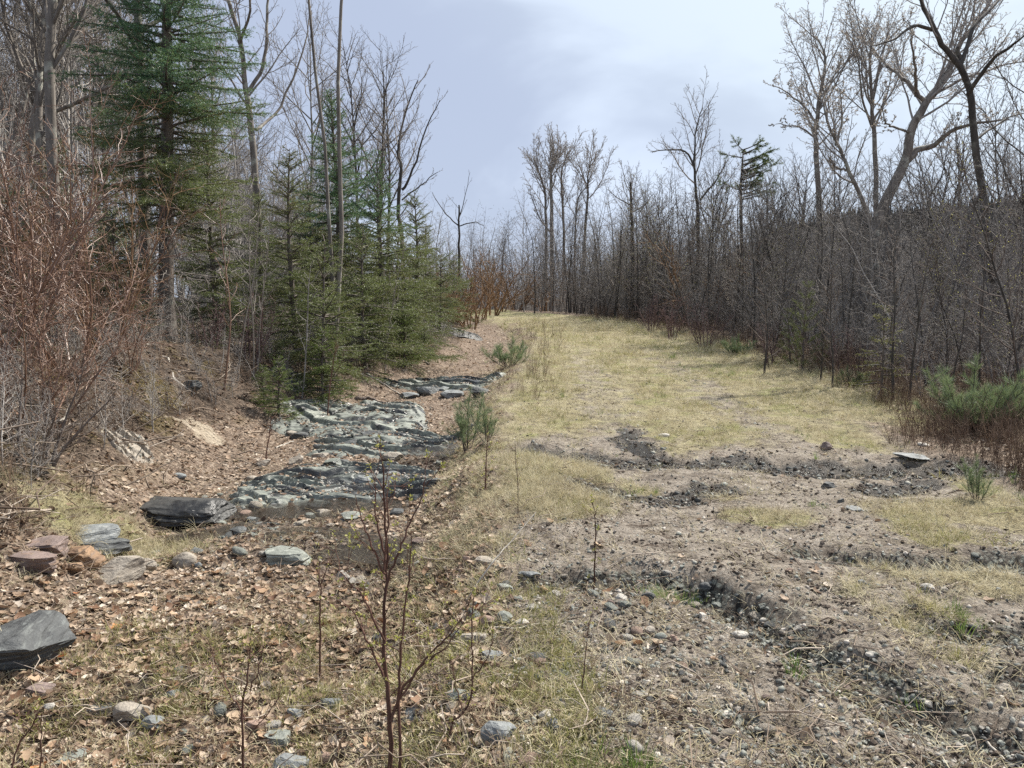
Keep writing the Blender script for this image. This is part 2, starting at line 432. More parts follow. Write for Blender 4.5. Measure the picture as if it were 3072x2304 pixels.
def ground_mat():
    t = NT("ground_cover")
    A = {k: t.attr(k).outputs['Fac'] for k in ('grass', 'gravel', 'mud', 'litter', 'wet', 'bare', 'road', 'bank')}
    O = t.tc.outputs['Object']
    n_f = t.noise(38, 5, .7); n_m = t.noise(6, 5, .62); n_l = t.noise(1.1, 4, .6)
    # soil of the lane: pinkish brown, crumbly, with small stones in it
    soil = t.ramp(t.math('ADD', t.math('MULTIPLY', n_f, .55), t.math('MULTIPLY', n_m, .45)),
                  [(.36, (.052, .042, .033)), (.46, (.155, .13, .106)), (.55, (.275, .238, .197)), (.7, (.39, .345, .29))])
    v = t.voro(52); stone = t.ramp(v.outputs['Color'], [(0, (.09, .095, .088)), (.5, (.24, .222, .196)), (1, (.43, .40, .36))])
    soil = t.mix(t.math('MULTIPLY', t.rng(v.outputs['Distance'], .42, .26), t.rng(n_m, .45, .62)), soil, stone)
    # dark gravelly wash
    vg = t.voro(30); gcol = t.ramp(vg.outputs['Color'], [(0, (.045, .05, .045)), (.45, (.13, .14, .122)), (.8, (.24, .25, .215)), (1, (.42, .41, .37))])
    gcol = t.mix(t.rng(vg.outputs['Distance'], .3, .6), gcol, (.022, .02, .018))
    # leaf litter: angular flakes of many browns over black humus
    vl = t.voro(17, stretch=(1, 1.5, 1)); vl2 = t.voro(31, stretch=(1.5, 1, 1))
    lcol = t.ramp(vl.outputs['Color'], [(0, (.050, .036, .028)), (.35, (.155, .112, .082)), (.65, (.275, .215, .162)), (.9, (.40, .325, .255)), (1, (.54, .47, .39))])
    lc2 = t.ramp(vl2.outputs['Color'], [(0, (.048, .034, .027)), (.5, (.175, .128, .096)), (1, (.35, .28, .22))])
    lcol = t.mix(t.rng(n_f, .44, .56), lcol, lc2)
    lcol = t.mix(t.rng(t.noise(3.1, 4, .6), .55, .72), lcol, (.052, .037, .028))
    lcol = t.mix(t.math('MULTIPLY', A['bank'], .8), lcol, t.mix(t.rng(n_m, .4, .6), (.026, .020, .016), (.092, .066, .048)))
    lcol = t.mix(t.math('MULTIPLY', A['bank'], t.rng(t.noise(1.4, 3), .54, .62)), lcol, t.ramp(n_f, [(.35, (.045, .038, .014)), (.65, (.135, .098, .035))]))
    # old grass
    ng = t.noise(60, 4, .7, stretch=(1, .5, 1))
    grs = t.ramp(t.math('ADD', t.math('MULTIPLY', ng, .6), t.math('MULTIPLY', n_m, .4)),
                 [(.34, (.095, .078, .045)), (.47, (.225, .193, .115)), (.58, (.35, .315, .195)), (.72, (.46, .425, .29))])
    grs = t.mix(t.rng(t.noise(1.9, 3), .50, .68), grs, (.21, .215, .085))
    bare = t.ramp(n_m, [(.3, (.23, .185, .135)), (.7, (.42, .36, .28))])
    mudc = t.ramp(n_f, [(.35, (.014, .012, .010)), (.65, (.060, .050, .041))])
    def sharp(a, w=.22):
        return t.rng(t.math('ADD', a, t.math('MULTIPLY', t.math('SUBTRACT', t.math('ADD', t.math('MULTIPLY', n_m, .5), t.math('MULTIPLY', n_f, .5)), .5), 1.5)), .5 - w, .5 + w)
    forest = lcol
    c = t.mix(A['road'], forest, soil)
    c = t.mix(sharp(A['litter']), c, lcol)
    c = t.mix(sharp(A['bare']), c, bare)
    c = t.mix(sharp(A['grass']), c, grs)
    c = t.mix(sharp(A['gravel'], .15), c, gcol)
    c = t.mix(t.math('MULTIPLY', sharp(A['mud'], .15), .9), c, mudc)
    wetm = sharp(A['wet'], .12)
    c = t.mix(t.math('MULTIPLY', wetm, .65), c, t.mix(.5, c, (.02, .018, .016)))
    rough = t.mix(wetm, (.95,) * 3, t.ramp(n_m, [(.42, (.22,) * 3), (.6, (.7,) * 3)]))
    h = t.math('ADD', t.math('MULTIPLY', n_f, .7), t.math('MULTIPLY', n_m, 1.2))
    h = t.math('SUBTRACT', h, t.math('MULTIPLY', vl.outputs['Distance'], t.math('MULTIPLY', A['litter'], .8)))
    return t.surf(c, rough, t.bump(h, 1.0, .05), .22)
M['ground'] = ground_mat()
M['hill'] = (lambda t: t.surf(t.ramp(t.noise(.12, 6, .7), [(.35, (.028, .030, .030)), (.65, (.075, .066, .062))]), .95, t.bump(t.noise(.4, 4), 1, 2.0), .1))(NT("hill_woods"))
def water_mat():
    t = NT("seep_water")
    p = t.new("ShaderNodeBsdfPrincipled")
    p.inputs['Base Color'].default_value = (.035, .03, .024, 1); p.inputs['Roughness'].default_value = .04
    p.inputs['IOR'].default_value = 1.33; p.inputs['Alpha'].default_value = .6
    t.l.new(t.bump(t.noise(45, 4, .65), .9, .012), p.inputs['Normal'])
    t.l.new(p.outputs[0], t.out.inputs[0])
    return t.m
M['water'] = water_mat()
# ------------------------------------------------------------------ builders
def mesh_np(name, V, Fq=None, Ft=None, mat=None, smooth=True, tint=None):
    """mesh from arrays: quads Fq and triangles Ft"""
    V = np.asarray(V, np.float32).reshape(-1, 3)
    nq = 0 if Fq is None else len(Fq); nt = 0 if Ft is None else len(Ft)
    me = bpy.data.meshes.new(name)
    me.vertices.add(len(V)); me.vertices.foreach_set("co", V.ravel())
    loops = []; tot = []
    if nq: loops.append(np.asarray(Fq, np.int32).ravel()); tot.append(np.full(nq, 4, np.int32))
    if nt: loops.append(np.asarray(Ft, np.int32).ravel()); tot.append(np.full(nt, 3, np.int32))
    if loops:
        L = np.concatenate(loops); T = np.concatenate(tot)
        me.loops.add(len(L)); me.polygons.add(len(T))
        me.loops.foreach_set("vertex_index", L)
        st = np.zeros(len(T), np.int32); st[1:] = np.cumsum(T)[:-1]
        me.polygons.foreach_set("loop_start", st)
        try: me.polygons.foreach_set("loop_total", T)
        except Exception: pass
        me.polygons.foreach_set("use_smooth", np.full(len(T), smooth))
    if tint is not None:
        a = me.attributes.new('tint', 'FLOAT', 'POINT'); a.data.foreach_set('value', np.asarray(tint, np.float32))
    me.update(calc_edges=True)
    if mat: me.materials.append(mat)
    return me

def link(name, me, parent=None, loc=None, rz=0.0):
    o = bpy.data.objects.new(name, me); COL.objects.link(o)
    if parent: o.parent = parent
    if loc is not None: o.location = loc
    if rz: o.rotation_euler = (0, 0, rz)
    return o

def tag(o, label=None, cat=None, group=None, kind=None):
    if label: o['label'] = label
    if cat: o['category'] = cat
    if group: o['group'] = group
    if kind: o['kind'] = kind
    return o

def thing(name, label, cat, loc=(0, 0, 0), rz=0.0, group=None, scale=1.0):
    o = bpy.data.objects.new(name, None); COL.objects.link(o)
    o.empty_display_size = .2
    o.location = loc; o.rotation_euler = (0, 0, rz); o.scale = (scale,) * 3
    return tag(o, label, cat, group)

def dup(root, loc, rz, scale=1.0, label=None, group=None, tilt=(0, 0)):
    r = root.copy(); COL.objects.link(r); r.location = loc; r.rotation_euler = (tilt[0], tilt[1], rz); r.scale = (scale,) * 3
    if label: r['label'] = label
    if group: r['group'] = group
    for ch in list(root.children):
        c = ch.copy(); COL.objects.link(c); c.parent = r
        for g in list(ch.children):
            d = g.copy(); COL.objects.link(d); d.parent = c
    return r

def unit(v):
    return v / (np.linalg.norm(v, axis=-1, keepdims=True) + 1e-12)

def tubes(lines, sides):
    """lines: list of (pts[n,3], rad[n]); returns V, Fq"""
    Vs, Fs, base = [], [], 0
    groups = {}
    for p, r in lines: groups.setdefault(len(p), []).append((p, r))
    for n, g in groups.items():
        P = np.array([a for a, _ in g]); R = np.array([b for _, b in g]); m = len(g)
        T = np.empty_like(P); T[:, 1:-1] = P[:, 2:] - P[:, :-2]; T[:, 0] = P[:, 1] - P[:, 0]; T[:, -1] = P[:, -1] - P[:, -2]
        T = unit(T)
        mean = np.abs(unit(P[:, -1] - P[:, 0]))
        ref = np.zeros((m, 3)); ref[np.arange(m), np.argmin(mean, 1)] = 1
        U = unit(np.cross(T, ref[:, None, :])); W = np.cross(T, U)
        a = np.arange(sides) * 2 * math.pi / sides
        V = P[:, :, None, :] + R[:, :, None, None] * (U[:, :, None, :] * np.cos(a)[None, None, :, None] + W[:, :, None, :] * np.sin(a)[None, None, :, None])
        idx = base + np.arange(m * n * sides).reshape(m, n, sides)
        A = idx[:, :-1, :]; B = idx[:, 1:, :]
        Fq = np.stack([A, np.roll(A, -1, 2), np.roll(B, -1, 2), B], -1).reshape(-1, 4)
        Vs.append(V.reshape(-1, 3)); Fs.append(Fq); base += m * n * sides
    return np.concatenate(Vs), np.concatenate(Fs)

def tube_mesh(name, lines, sides, mat):
    if not isinstance(sides, (list, tuple)): V, Fq = tubes(lines, sides)
    else:
        parts = [tubes(l, s) for l, s in zip(lines, sides) if l]
        V = np.concatenate([p[0] for p in parts]); o = 0; Fl = []
        for p in parts: Fl.append(p[1] + o); o += len(p[0])
        Fq = np.concatenate(Fl)
    return mesh_np(name, V, Fq, None, mat)

# ---- branching growth
def grow(out, rng, p, d, L, r0, lvl, S, r1=None, path=None):
    n = S['seg'][lvl]
    tip = S['tip'] if r1 is None else r1
    if path is None:
        pts = np.empty((n + 1, 3)); pts[0] = p; d = np.array(d, float)
        w = S['wander'][lvl]; up = S['up'][lvl]
        nz = rng.normal(0, w, (n, 3))
        for i in range(n):
            d = d + nz[i]; d[2] += up
            d /= math.sqrt(d[0] * d[0] + d[1] * d[1] + d[2] * d[2])
            p = p + d * (L / n); pts[i + 1] = p
    else:
        pts = np.asarray(path, float); n = len(pts) - 1
        L = float(np.linalg.norm(np.diff(pts, axis=0), axis=1).sum())
    u = np.linspace(0, 1, n + 1)
    rad = tip + (r0 - tip) * (1 - u) ** S.get('taper', .9)
    if lvl == 0 and path is None: rad[0] *= 1.25
    out[lvl].append((pts, rad))
    if lvl + 1 >= len(S['seg']): return
    nc = S['n'][lvl]
    nc = int(nc * rng.uniform(.8, 1.2) * (1 if lvl == 0 else max(.35, min(1.6, L / S['ref'][lvl]))) + .5)
    t0 = S['start'][lvl]; az = rng.uniform(0, 6.28)
    for k in range(nc):
        t = t0 + (S.get('end', .98) - t0) * (k + rng.uniform(0, 1)) / max(nc, 1)
        f = t * n; i = min(int(f), n - 1); f -= i
        q = pts[i] * (1 - f) + pts[i + 1] * f
        dl = pts[i + 1] - pts[i]; dl = dl / (np.linalg.norm(dl) + 1e-9)
        az += 2.4 + rng.normal(0, .5)
        ref = np.array([1., 0, 0]) if abs(dl[0]) < .8 else np.array([0, 1., 0])
        a = np.cross(dl, ref); a /= np.linalg.norm(a); b = np.cross(dl, a)
        ang = S['ang'][lvl] * rng.uniform(.7, 1.3)
        cd = dl * math.cos(ang) + (a * math.cos(az) + b * math.sin(az)) * math.sin(ang)
        sh = S['shape'](t) if lvl == 0 else (1.05 - .65 * t)
        cl = S['len'][lvl] * sh * rng.uniform(.65, 1.25) * (L if S.get('rel', True) else 1)
        cr = max(S['tip'] * 1.1, min(rad[i] * .75, r0 * S['rr'][lvl] * (.5 + .5 * sh), S.get('slim', .0105) * cl + .002))
        grow(out, rng, q, cd, cl, cr, lvl + 1, S)

def forest_spec(kind):
    if kind == 'tall':       # forest-grown hardwood, crown in the upper half
        return dict(seg=[9, 6, 4, 2], wander=[.045, .11, .16, .2], up=[.02, .10, .06, .03], n=[26, 11, 6], ref=[1, 2.2, .8], start=[.32, .18, .15],
                    ang=[.72, .65, .7], len=[.30, .36, .42], rr=[.42, .5, .6], tip=.0036, shape=lambda t: max(.25, 1.15 - 1.0 * (t - .3)), taper=.85)
    if kind == 'vase':       # open maple crown, ascending limbs
        return dict(seg=[8, 7, 5, 2], wander=[.06, .10, .16, .22], up=[.02, .09, .05, .02], n=[18, 15, 10], ref=[1, 3.0, .9], start=[.30, .2, .12],
                    ang=[.62, .62, .72], len=[.48, .34, .40], rr=[.55, .5, .6], tip=.0042, shape=lambda t: max(.3, 1.2 - .95 * (t - .25)), taper=.8)
    if kind == 'sapling':    # thin stem, many short up-swept branches
        return dict(seg=[8, 5, 3], wander=[.06, .14, .2], up=[.015, .08, .04], n=[30, 6], ref=[1, 1.0], start=[.10, .15],
                    ang=[.85, .75], len=[.22, .36], rr=[.4, .6], tip=.0035, shape=lambda t: 1.1 - .75 * t, taper=.9)
    if kind == 'brush':      # bushy twiggy sapling
        return dict(seg=[7, 5, 4, 2], wander=[.08, .16, .22, .25], up=[.02, .05, .03, .02], n=[26, 7, 3], ref=[1, 1.1, .4], start=[.05, .12, .15],
                    ang=[.95, .8, .8], len=[.30, .38, .42], rr=[.45, .6, .7], tip=.0032, shape=lambda t: 1.15 - .8 * t, taper=.9)

def make_tree(name, label, cat, seed, H_, r, kind, barkm, twigm, lean=(0, 0), S=None, path=None, flowers=0, limbs=True, group=None, r1=None):
    """bare tree at the origin: trunk, limbs, crown (fine twigs)"""
    rng = np.random.default_rng(seed)
    S = S or forest_spec(kind)
    out = [[] for _ in S['seg']]
    grow(out, rng, np.zeros(3), (lean[0], lean[1], 1.0), H_, r, 0, S, path=path, r1=r1)
    t = thing(name, label, cat, group=group)
    link('trunk', tube_mesh('trunk', out[0], 8 if r > .05 else 6, barkm), t)
    deep = len(S['seg'])
    if deep >= 4:
        if limbs: link('limb', tube_mesh('limb', out[1], 5, barkm), t)
        fine = out[2:]
    else: fine = out[1:]
    link('crown', tube_mesh('crown', fine, [4 if i == 0 else 3 for i in range(len(fine))], twigm), t)
    if flowers: link('buds', bud_mesh('buds', rng, out[-1], flowers, .022, M['flower'], 3), t)
    return t, out

def bud_mesh(name, rng, lines, per, size, mat, nleaf=3):
    P = np.array([l[0][-1] for l in lines]); D = np.array([l[0][-1] - l[0][-2] for l in lines])
    Q = np.array([l[0][len(l[0]) // 2] for l in lines])
    pts = [P] + [P * (1 - k) + Q * k for k in np.linspace(.25, 1, max(1, per))[:per]]
    P = np.concatenate(pts); n = len(P) * nleaf
    P = np.repeat(P, nleaf, 0)
    d = unit(rng.normal(0, 1, (n, 3)) + np.array([0, 0, .5])); w = unit(np.cross(d, rng.normal(0, 1, (n, 3))))
    s = size * rng.uniform(.5, 1.3, (n, 1))
    V = np.stack([P, P + d * s * .5 + w * s * .28, P + d * s, P + d * s * .5 - w * s * .28], 1)
    Fq = np.arange(n * 4).reshape(n, 4)
    return mesh_np(name, V, Fq, None, mat, False, np.repeat(rng.uniform(0, 1, n), 4))

# ---- conifers
def needles(rng, A, B, per_m, nl, nw, fwd=.75, spread=1.0, flat=0.0):
    """needle triangles along the twigs A->B"""
    L = np.linalg.norm(B - A, axis=1); cnt = np.maximum(3, (L * per_m)).astype(int)
    i = np.repeat(np.arange(len(A)), cnt); n = len(i)
    u = rng.uniform(0, 1.03, (n, 1))
    P = A[i] * (1 - u) + B[i] * u
    T = unit(B - A)[i]
    r = rng.normal(0, 1, (n, 3)); r[:, 2] *= (1 - flat)
    r = unit(r - (r * T).sum(1, keepdims=True) * T)
    d = unit(T * fwd + r * spread)
    w = unit(np.cross(d, rng.normal(0, 1, (n, 3))))
    ln = nl * rng.uniform(.65, 1.2, (n, 1)); w = w * nw * .5
    V = np.stack([P - w, P + w, P + d * ln], 1)
    return V, rng.uniform(0, 1, n), i

def make_conifer(name, label, cat, seed, H_, rbase, prof, nm, barkm=None, gap=.24, per=5, low=.08, droop=.35, pitch=(.9, -.15), twig_gap=.075,
                 per_m=110, nl=.028, nw=.005, twl=.34, group=None, trunk_r=None, lean=(0, 0), keep=1.0, dead=0, nm_low=None, dark_side=0):
    """spruce or hemlock: trunk, boughs (the wood of the branches), needles, dead lower branches"""
    rng = np.random.default_rng(seed)
    t = thing(name, label, cat, group=group)
    zz = np.linspace(0, 1, 14)
    tp = np.stack([lean[0] * H_ * zz ** 1.5 + .01 * H_ * np.sin(zz * 5 + seed), lean[1] * H_ * zz ** 1.5 + .008 * H_ * np.cos(zz * 4 + seed), H_ * zz], 1)
    tp[:, :2] -= tp[0, :2]
    tr = rbase * (1 - zz) ** .85 + .004; tr[0] *= 1.3
    link('trunk', tube_mesh('trunk', [(tp, tr)], 9, barkm or M['bark_spruce']), t)
    def tpos(h):
        return np.array([np.interp(h, zz, tp[:, k]) for k in range(3)])
    bl, tA, tB, th = [], [], [], []
    h = low
    while h < .985:
        R = prof(h) * (1 + .08 * math.sin(h * 23 + seed))
        k = per if h < .9 else 4
        a0 = rng.uniform(0, 6.28)
        for j in range(k):
            if rng.uniform() > keep: continue
            az = a0 + j * 6.283 / k + rng.normal(0, .22)
            L = R * (rng.uniform(.45, 1.18) if rng.uniform() < .8 else rng.uniform(1.0, 1.22))
            if dark_side and math.cos(az - dark_side) > .2: L *= .8
            pit = pitch[1] + (pitch[0] - pitch[1]) * h ** 1.6 + rng.normal(0, .15)
            o = tpos(min(1, h + rng.uniform(-1.1, 1.1) * gap / H_))
            out = np.array([math.cos(az), math.sin(az), 0])
            u = np.linspace(0, 1, 7)[:, None]
            z = L * (math.tan(pit) * u - droop * (1 - h) * u ** 2 + droop * .55 * (1 - h) * u ** 4)
            side = np.array([-out[1], out[0], 0]) * (L * rng.normal(0, .09)) * u ** 2
            P = o + out * L * u * math.cos(pit) + side; P[:, 2] += z[:, 0]
            bl.append((P, .0045 + (.0045 + .010 * L) * (1 - u[:, 0])))
            m = max(3, int(L / twig_gap))
            for sgn in (-1, 1):
                uu = np.clip(.10 + .90 * (np.arange(m) + rng.uniform(0, 1, m)) / m, 0, 1)
                f = uu * 6; i = np.minimum(f.astype(int), 5); f = (f - i)[:, None]
                Q = P[i] * (1 - f) + P[i + 1] * f
                T = unit(P[i + 1] - P[i])
                sd = unit(np.cross(T, [0, 0, 1.0])) * sgn
                ang = rng.uniform(.6, 1.0, (m, 1))
                d = T * np.cos(ang) + sd * np.sin(ang); d[:, 2] += rng.uniform(-.5, .25, m); d = unit(d)
                ln = (twl * L * (1.08 - .85 * uu) * rng.uniform(.6, 1.2, m) + .045)[:, None]
                tA.append(Q); tB.append(Q + d * ln); th.append(np.full(m, h))
            tA.append(P[4:6]); tB.append(P[5:7]); th.append(np.full(2, h))
        h += gap / H_ * rng.uniform(.75, 1.2) * (.55 + .45 * min(1, R / max(1e-6, prof(.3)) + .35))
    A = np.concatenate(tA); B = np.concatenate(tB); hh = np.concatenate(th)
    # second order sprays
    m2 = rng.uniform(size=len(A)) < .75
    mid = A + (B - A) * rng.uniform(.25, .6, (len(A), 1)); L2 = np.linalg.norm(B - A, axis=1, keepdims=True)
    T = unit(B - A); sd = unit(np.cross(T, np.tile([0, 0, 1.0], (len(A), 1)))) * np.where(rng.uniform(size=len(A)) < .5, -1, 1)[:, None]
    A2 = mid[m2]; B2 = (mid + (T * .7 + sd * .7 - np.array([0, 0, .12])) * L2 * .5)[m2]
    A = np.concatenate([A, A2]); B = np.concatenate([B, B2]); hh = np.concatenate([hh, hh[m2]])
    V, tint, ti = needles(rng, A, B, per_m, nl, nw, .8, .9, .05)
    link('boughs', tube_mesh('boughs', bl, 4, barkm or M['bark_spruce']), t)
    def npart(nmz, sel, mat):
        if sel.sum() < 3: return
        v = V[sel]
        link(nmz, mesh_np(nmz, v, None, np.arange(len(v) * 3).reshape(-1, 3), mat, False, np.repeat(tint[sel], 3)), t)
    if nm_low:
        lowm = (hh[ti] + rng.normal(0, .05, len(ti))) < nm_low[1]
        npart('needles', ~lowm, nm); npart('lower_needles', lowm, nm_low[0])
    else: npart('needles', np.ones(len(ti), bool), nm)
    if dead:
        S = dict(seg=[4, 3, 2], wander=[.15, .25, .3], up=[-.05, -.02, 0], n=[9, 3], ref=[1, .4], start=[.2, .2], ang=[.9, .8], len=[.4, .4], rr=[.5, .6],
                 tip=.003, shape=lambda q: 1.1 - .7 * q)
        ls = [[], [], []]
        for k in range(dead):
            hz = rng.uniform(.03, max(low, .1) + .1); az = rng.uniform(0, 6.28)
            grow(ls, rng, tpos(hz), (math.cos(az), math.sin(az), rng.uniform(-.35, .15)), rng.uniform(.4, 1.1) * prof(.25), .010, 0, S)
        link('dead_branches', tube_mesh('dead_branches', ls, [4, 3, 3], M['twig_grey']), t)
    return t

def make_pine(name, label, cat, seed, H_, rad, nm, nl=.085, whorls=7, per=5, dens=1.0, group=None, nw=.0035, brush=1.0, low=.06):
    """young pine: stem, upswept branches with long soft needles"""
    rng = np.random.default_rng(seed)
    t = thing(name, label, cat, group=group)
    zz = np.linspace(0, 1, 8)
    tp = np.stack([.03 * H_ * np.sin(zz * 3 + seed), .03 * H_ * np.cos(zz * 2.5 + seed), H_ * zz], 1); tp[:, :2] -= tp[0, :2]
    lines = [(tp, (.010 + .012 * H_) * (1 - zz) ** .8 + .003)]
    A, B = [], []
    A.append(tp[3:-1]); B.append(tp[4:])
    bl = []
    for w in range(whorls):
        h = low + (.93 - low) * w / (whorls - 1)
        L0 = rad * (1.15 - .95 * h) * (1.0 if w else .8)
        a0 = rng.uniform(0, 6.28); o = np.array([np.interp(h, zz, tp[:, k]) for k in range(3)])
        for j in range(per):
            az = a0 + j * 6.283 / per + rng.normal(0, .25); L = L0 * rng.uniform(.7, 1.15)
            out = np.array([math.cos(az), math.sin(az), 0]); u = np.linspace(0, 1, 5)[:, None]
            P = o + out * L * u; P[:, 2] += (L * (.18 + .55 * h) * u[:, 0] + .30 * L * u[:, 0] ** 2)
            bl.append((P, .003 + .006 * L * (1 - u[:, 0])))
            A.append(P[1:-1]); B.append(P[2:])
            for k in range(max(2, int(5 * brush * L / .3))):
                f = rng.uniform(.25, .9) * 4; i = int(f); q = P[i] + (P[i + 1] - P[i]) * (f - i)
                T = unit(P[i + 1] - P[i]); d = unit(T + rng.normal(0, .55, 3) + np.array([0, 0, .35])); e = q + d * L * rng.uniform(.18, .42)
                bl.append((np.linspace(q, e, 3), np.array([.003, .0025, .002]))); A.append(np.linspace(q, e, 3)[:-1]); B.append(np.linspace(q, e, 3)[1:])
    link('stem', tube_mesh('stem', lines, 6, M['twig_brown']), t)
    link('boughs', tube_mesh('boughs', bl, 3, M['twig_brown']), t)['kind'] = 'stuff'
    V, tint, _ = needles(rng, np.concatenate(A), np.concatenate(B), 260 * dens, nl, nw, 1.0, .8)
    link('needles', mesh_np('needles', V, None, np.arange(len(V) * 3).reshape(-1, 3), nm, False, np.repeat(tint, 3)), t)
    return t

def make_plume(name, label, cat, seed, leaders, H_, spread, nm, nl=.10, per_m=420, nw=.0028, group=None):
    """young pine as a loose plume: several upright leaders with long soft needles, no two alike"""
    rng = np.random.default_rng(seed)
    t = thing(name, label, cat, group=group)
    st, br, A, B = [], [], [], []
    for k in range(leaders):
        az = k * 2.4 + rng.normal(0, .4); h = H_ * (1 if k == 0 else rng.uniform(.35, .85)); l = spread * (0.12 if k == 0 else rng.uniform(.4, 1.1))
        u = np.linspace(0, 1, 7)[:, None]
        P = np.array([math.cos(az), math.sin(az), 0]) * l * (u ** .75) + np.array([0, 0, h]) * u ** 1.15 + np.cumsum(rng.normal(0, .008, (7, 3)), 0)
        P = P - P[0]; st.append((P, .003 + .009 * H_ * (1 - u[:, 0]))); A.append(P[2:-1]); B.append(P[3:])
        for j in range(int(5 + 11 * h)):
            f = rng.uniform(1.0, 5.6); i = int(f); q = P[i] + (P[i + 1] - P[i]) * (f - i)
            d = unit(np.array([rng.normal(0, .7), rng.normal(0, .7), rng.uniform(.25, .9)])); L = rng.uniform(.06, .22) * (1.3 - f / 7) * (H_ ** .5) * 1.3
            e = [q]
            for m in range(3): d = unit(d + np.array([0, 0, .22]) + rng.normal(0, .1, 3)); e.append(e[-1] + d * L / 3)
            e = np.array(e); br.append((e, np.linspace(.004, .002, 4))); A.append(e[1:-1]); B.append(e[2:])
    link('stem', tube_mesh('stem', st, 5, M['twig_brown']), t)
    link('boughs', tube_mesh('boughs', br, 3, M['twig_brown']), t)['kind'] = 'stuff'
    V, tint, _ = needles(rng, np.concatenate(A), np.concatenate(B), per_m, nl, nw, 1.0, .62)
    link('needles', mesh_np('needles', V, None, np.arange(len(V) * 3).reshape(-1, 3), nm, False, np.repeat(tint, 3)), t)
    return t

# ---- rocks
_ICO = {}
def ico(sub):
    if sub not in _ICO:
        bm = bmesh.new(); bmesh.ops.create_icosphere(bm, subdivisions=sub, radius=1)
        V = np.array([v.co[:] for v in bm.verts]); Fc = np.array([[v.index for v in f.verts] for f in bm.faces]); bm.free()
        _ICO[sub] = (V, Fc)
    return _ICO[sub]

def rock_mesh(seed, sx, sy, sz, sub=4, cuts=9, strata=0.0, rough=.05, kind='angular', mat=None, tilt=None, nstr=6):
    rng = np.random.default_rng(seed)
    V0, Fc = ico(sub); V = V0.copy()
    if kind == 'block':
        V = np.sign(V) * np.abs(V) ** .38
        for k in range(cuts):
            a = rng.uniform(0, 6.28); n = np.array([math.cos(a), math.sin(a), rng.normal(.1, .3)]); n /= np.linalg.norm(n)
            V -= np.maximum(0, V @ n - rng.uniform(.8, 1.05))[:, None] * n
    elif kind == 'slab':
        V = np.sign(V) * np.abs(V) ** .62
        V[:, 2] = np.clip(V[:, 2], -.6, .6) / .6
        for k in range(cuts):
            a = rng.uniform(0, 6.28); n = np.array([math.cos(a), math.sin(a), rng.normal(0, .15)]); n /= np.linalg.norm(n)
            V -= np.maximum(0, V @ n - rng.uniform(.55, .9))[:, None] * n
    elif kind == 'round':
        for k in range(3):
            n = unit(rng.normal(0, 1, 3)); V -= np.maximum(0, V @ n - rng.uniform(.75, .9))[:, None] * n * .8
    else:
        for k in range(cuts):
            n = unit(rng.normal(0, 1, 3)); V -= np.maximum(0, V @ n - rng.uniform(.5, .8))[:, None] * n
    V = V * (1 + .16 * noise3(V, 1.1, seed)[:, None])
    if strata:
        n = unit(np.array(tilt if tilt is not None else [rng.normal(0, .25), rng.normal(0, .25), 1.0]))
        d = (V @ n) * nstr + .7 * noise3(V, 1.3, seed + 3)
        lay = np.floor(d).astype(int); fr = d - lay
        hsh = (_hash(lay, lay * 7 + 3, seed) / 4294967296.0)
        off = strata * (hsh - .5) * 2
        rad = V - (V @ n)[:, None] * n
        V = V + rad * (off * sstep(0, .18, fr))[:, None]
        # each bed steps up slightly
        V = V + n * (strata * .35 * (sstep(.0, .2, fr) - fr))[:, None]
    V = V * (1 + rough * (.7 * noise3(V, 3.1, seed + 5) + .45 * noise3(V, 7.3, seed + 9))[:, None])
    V = V * np.array([sx, sy, sz])
    return mesh_np("rock", V, None, Fc, mat, kind == 'round')

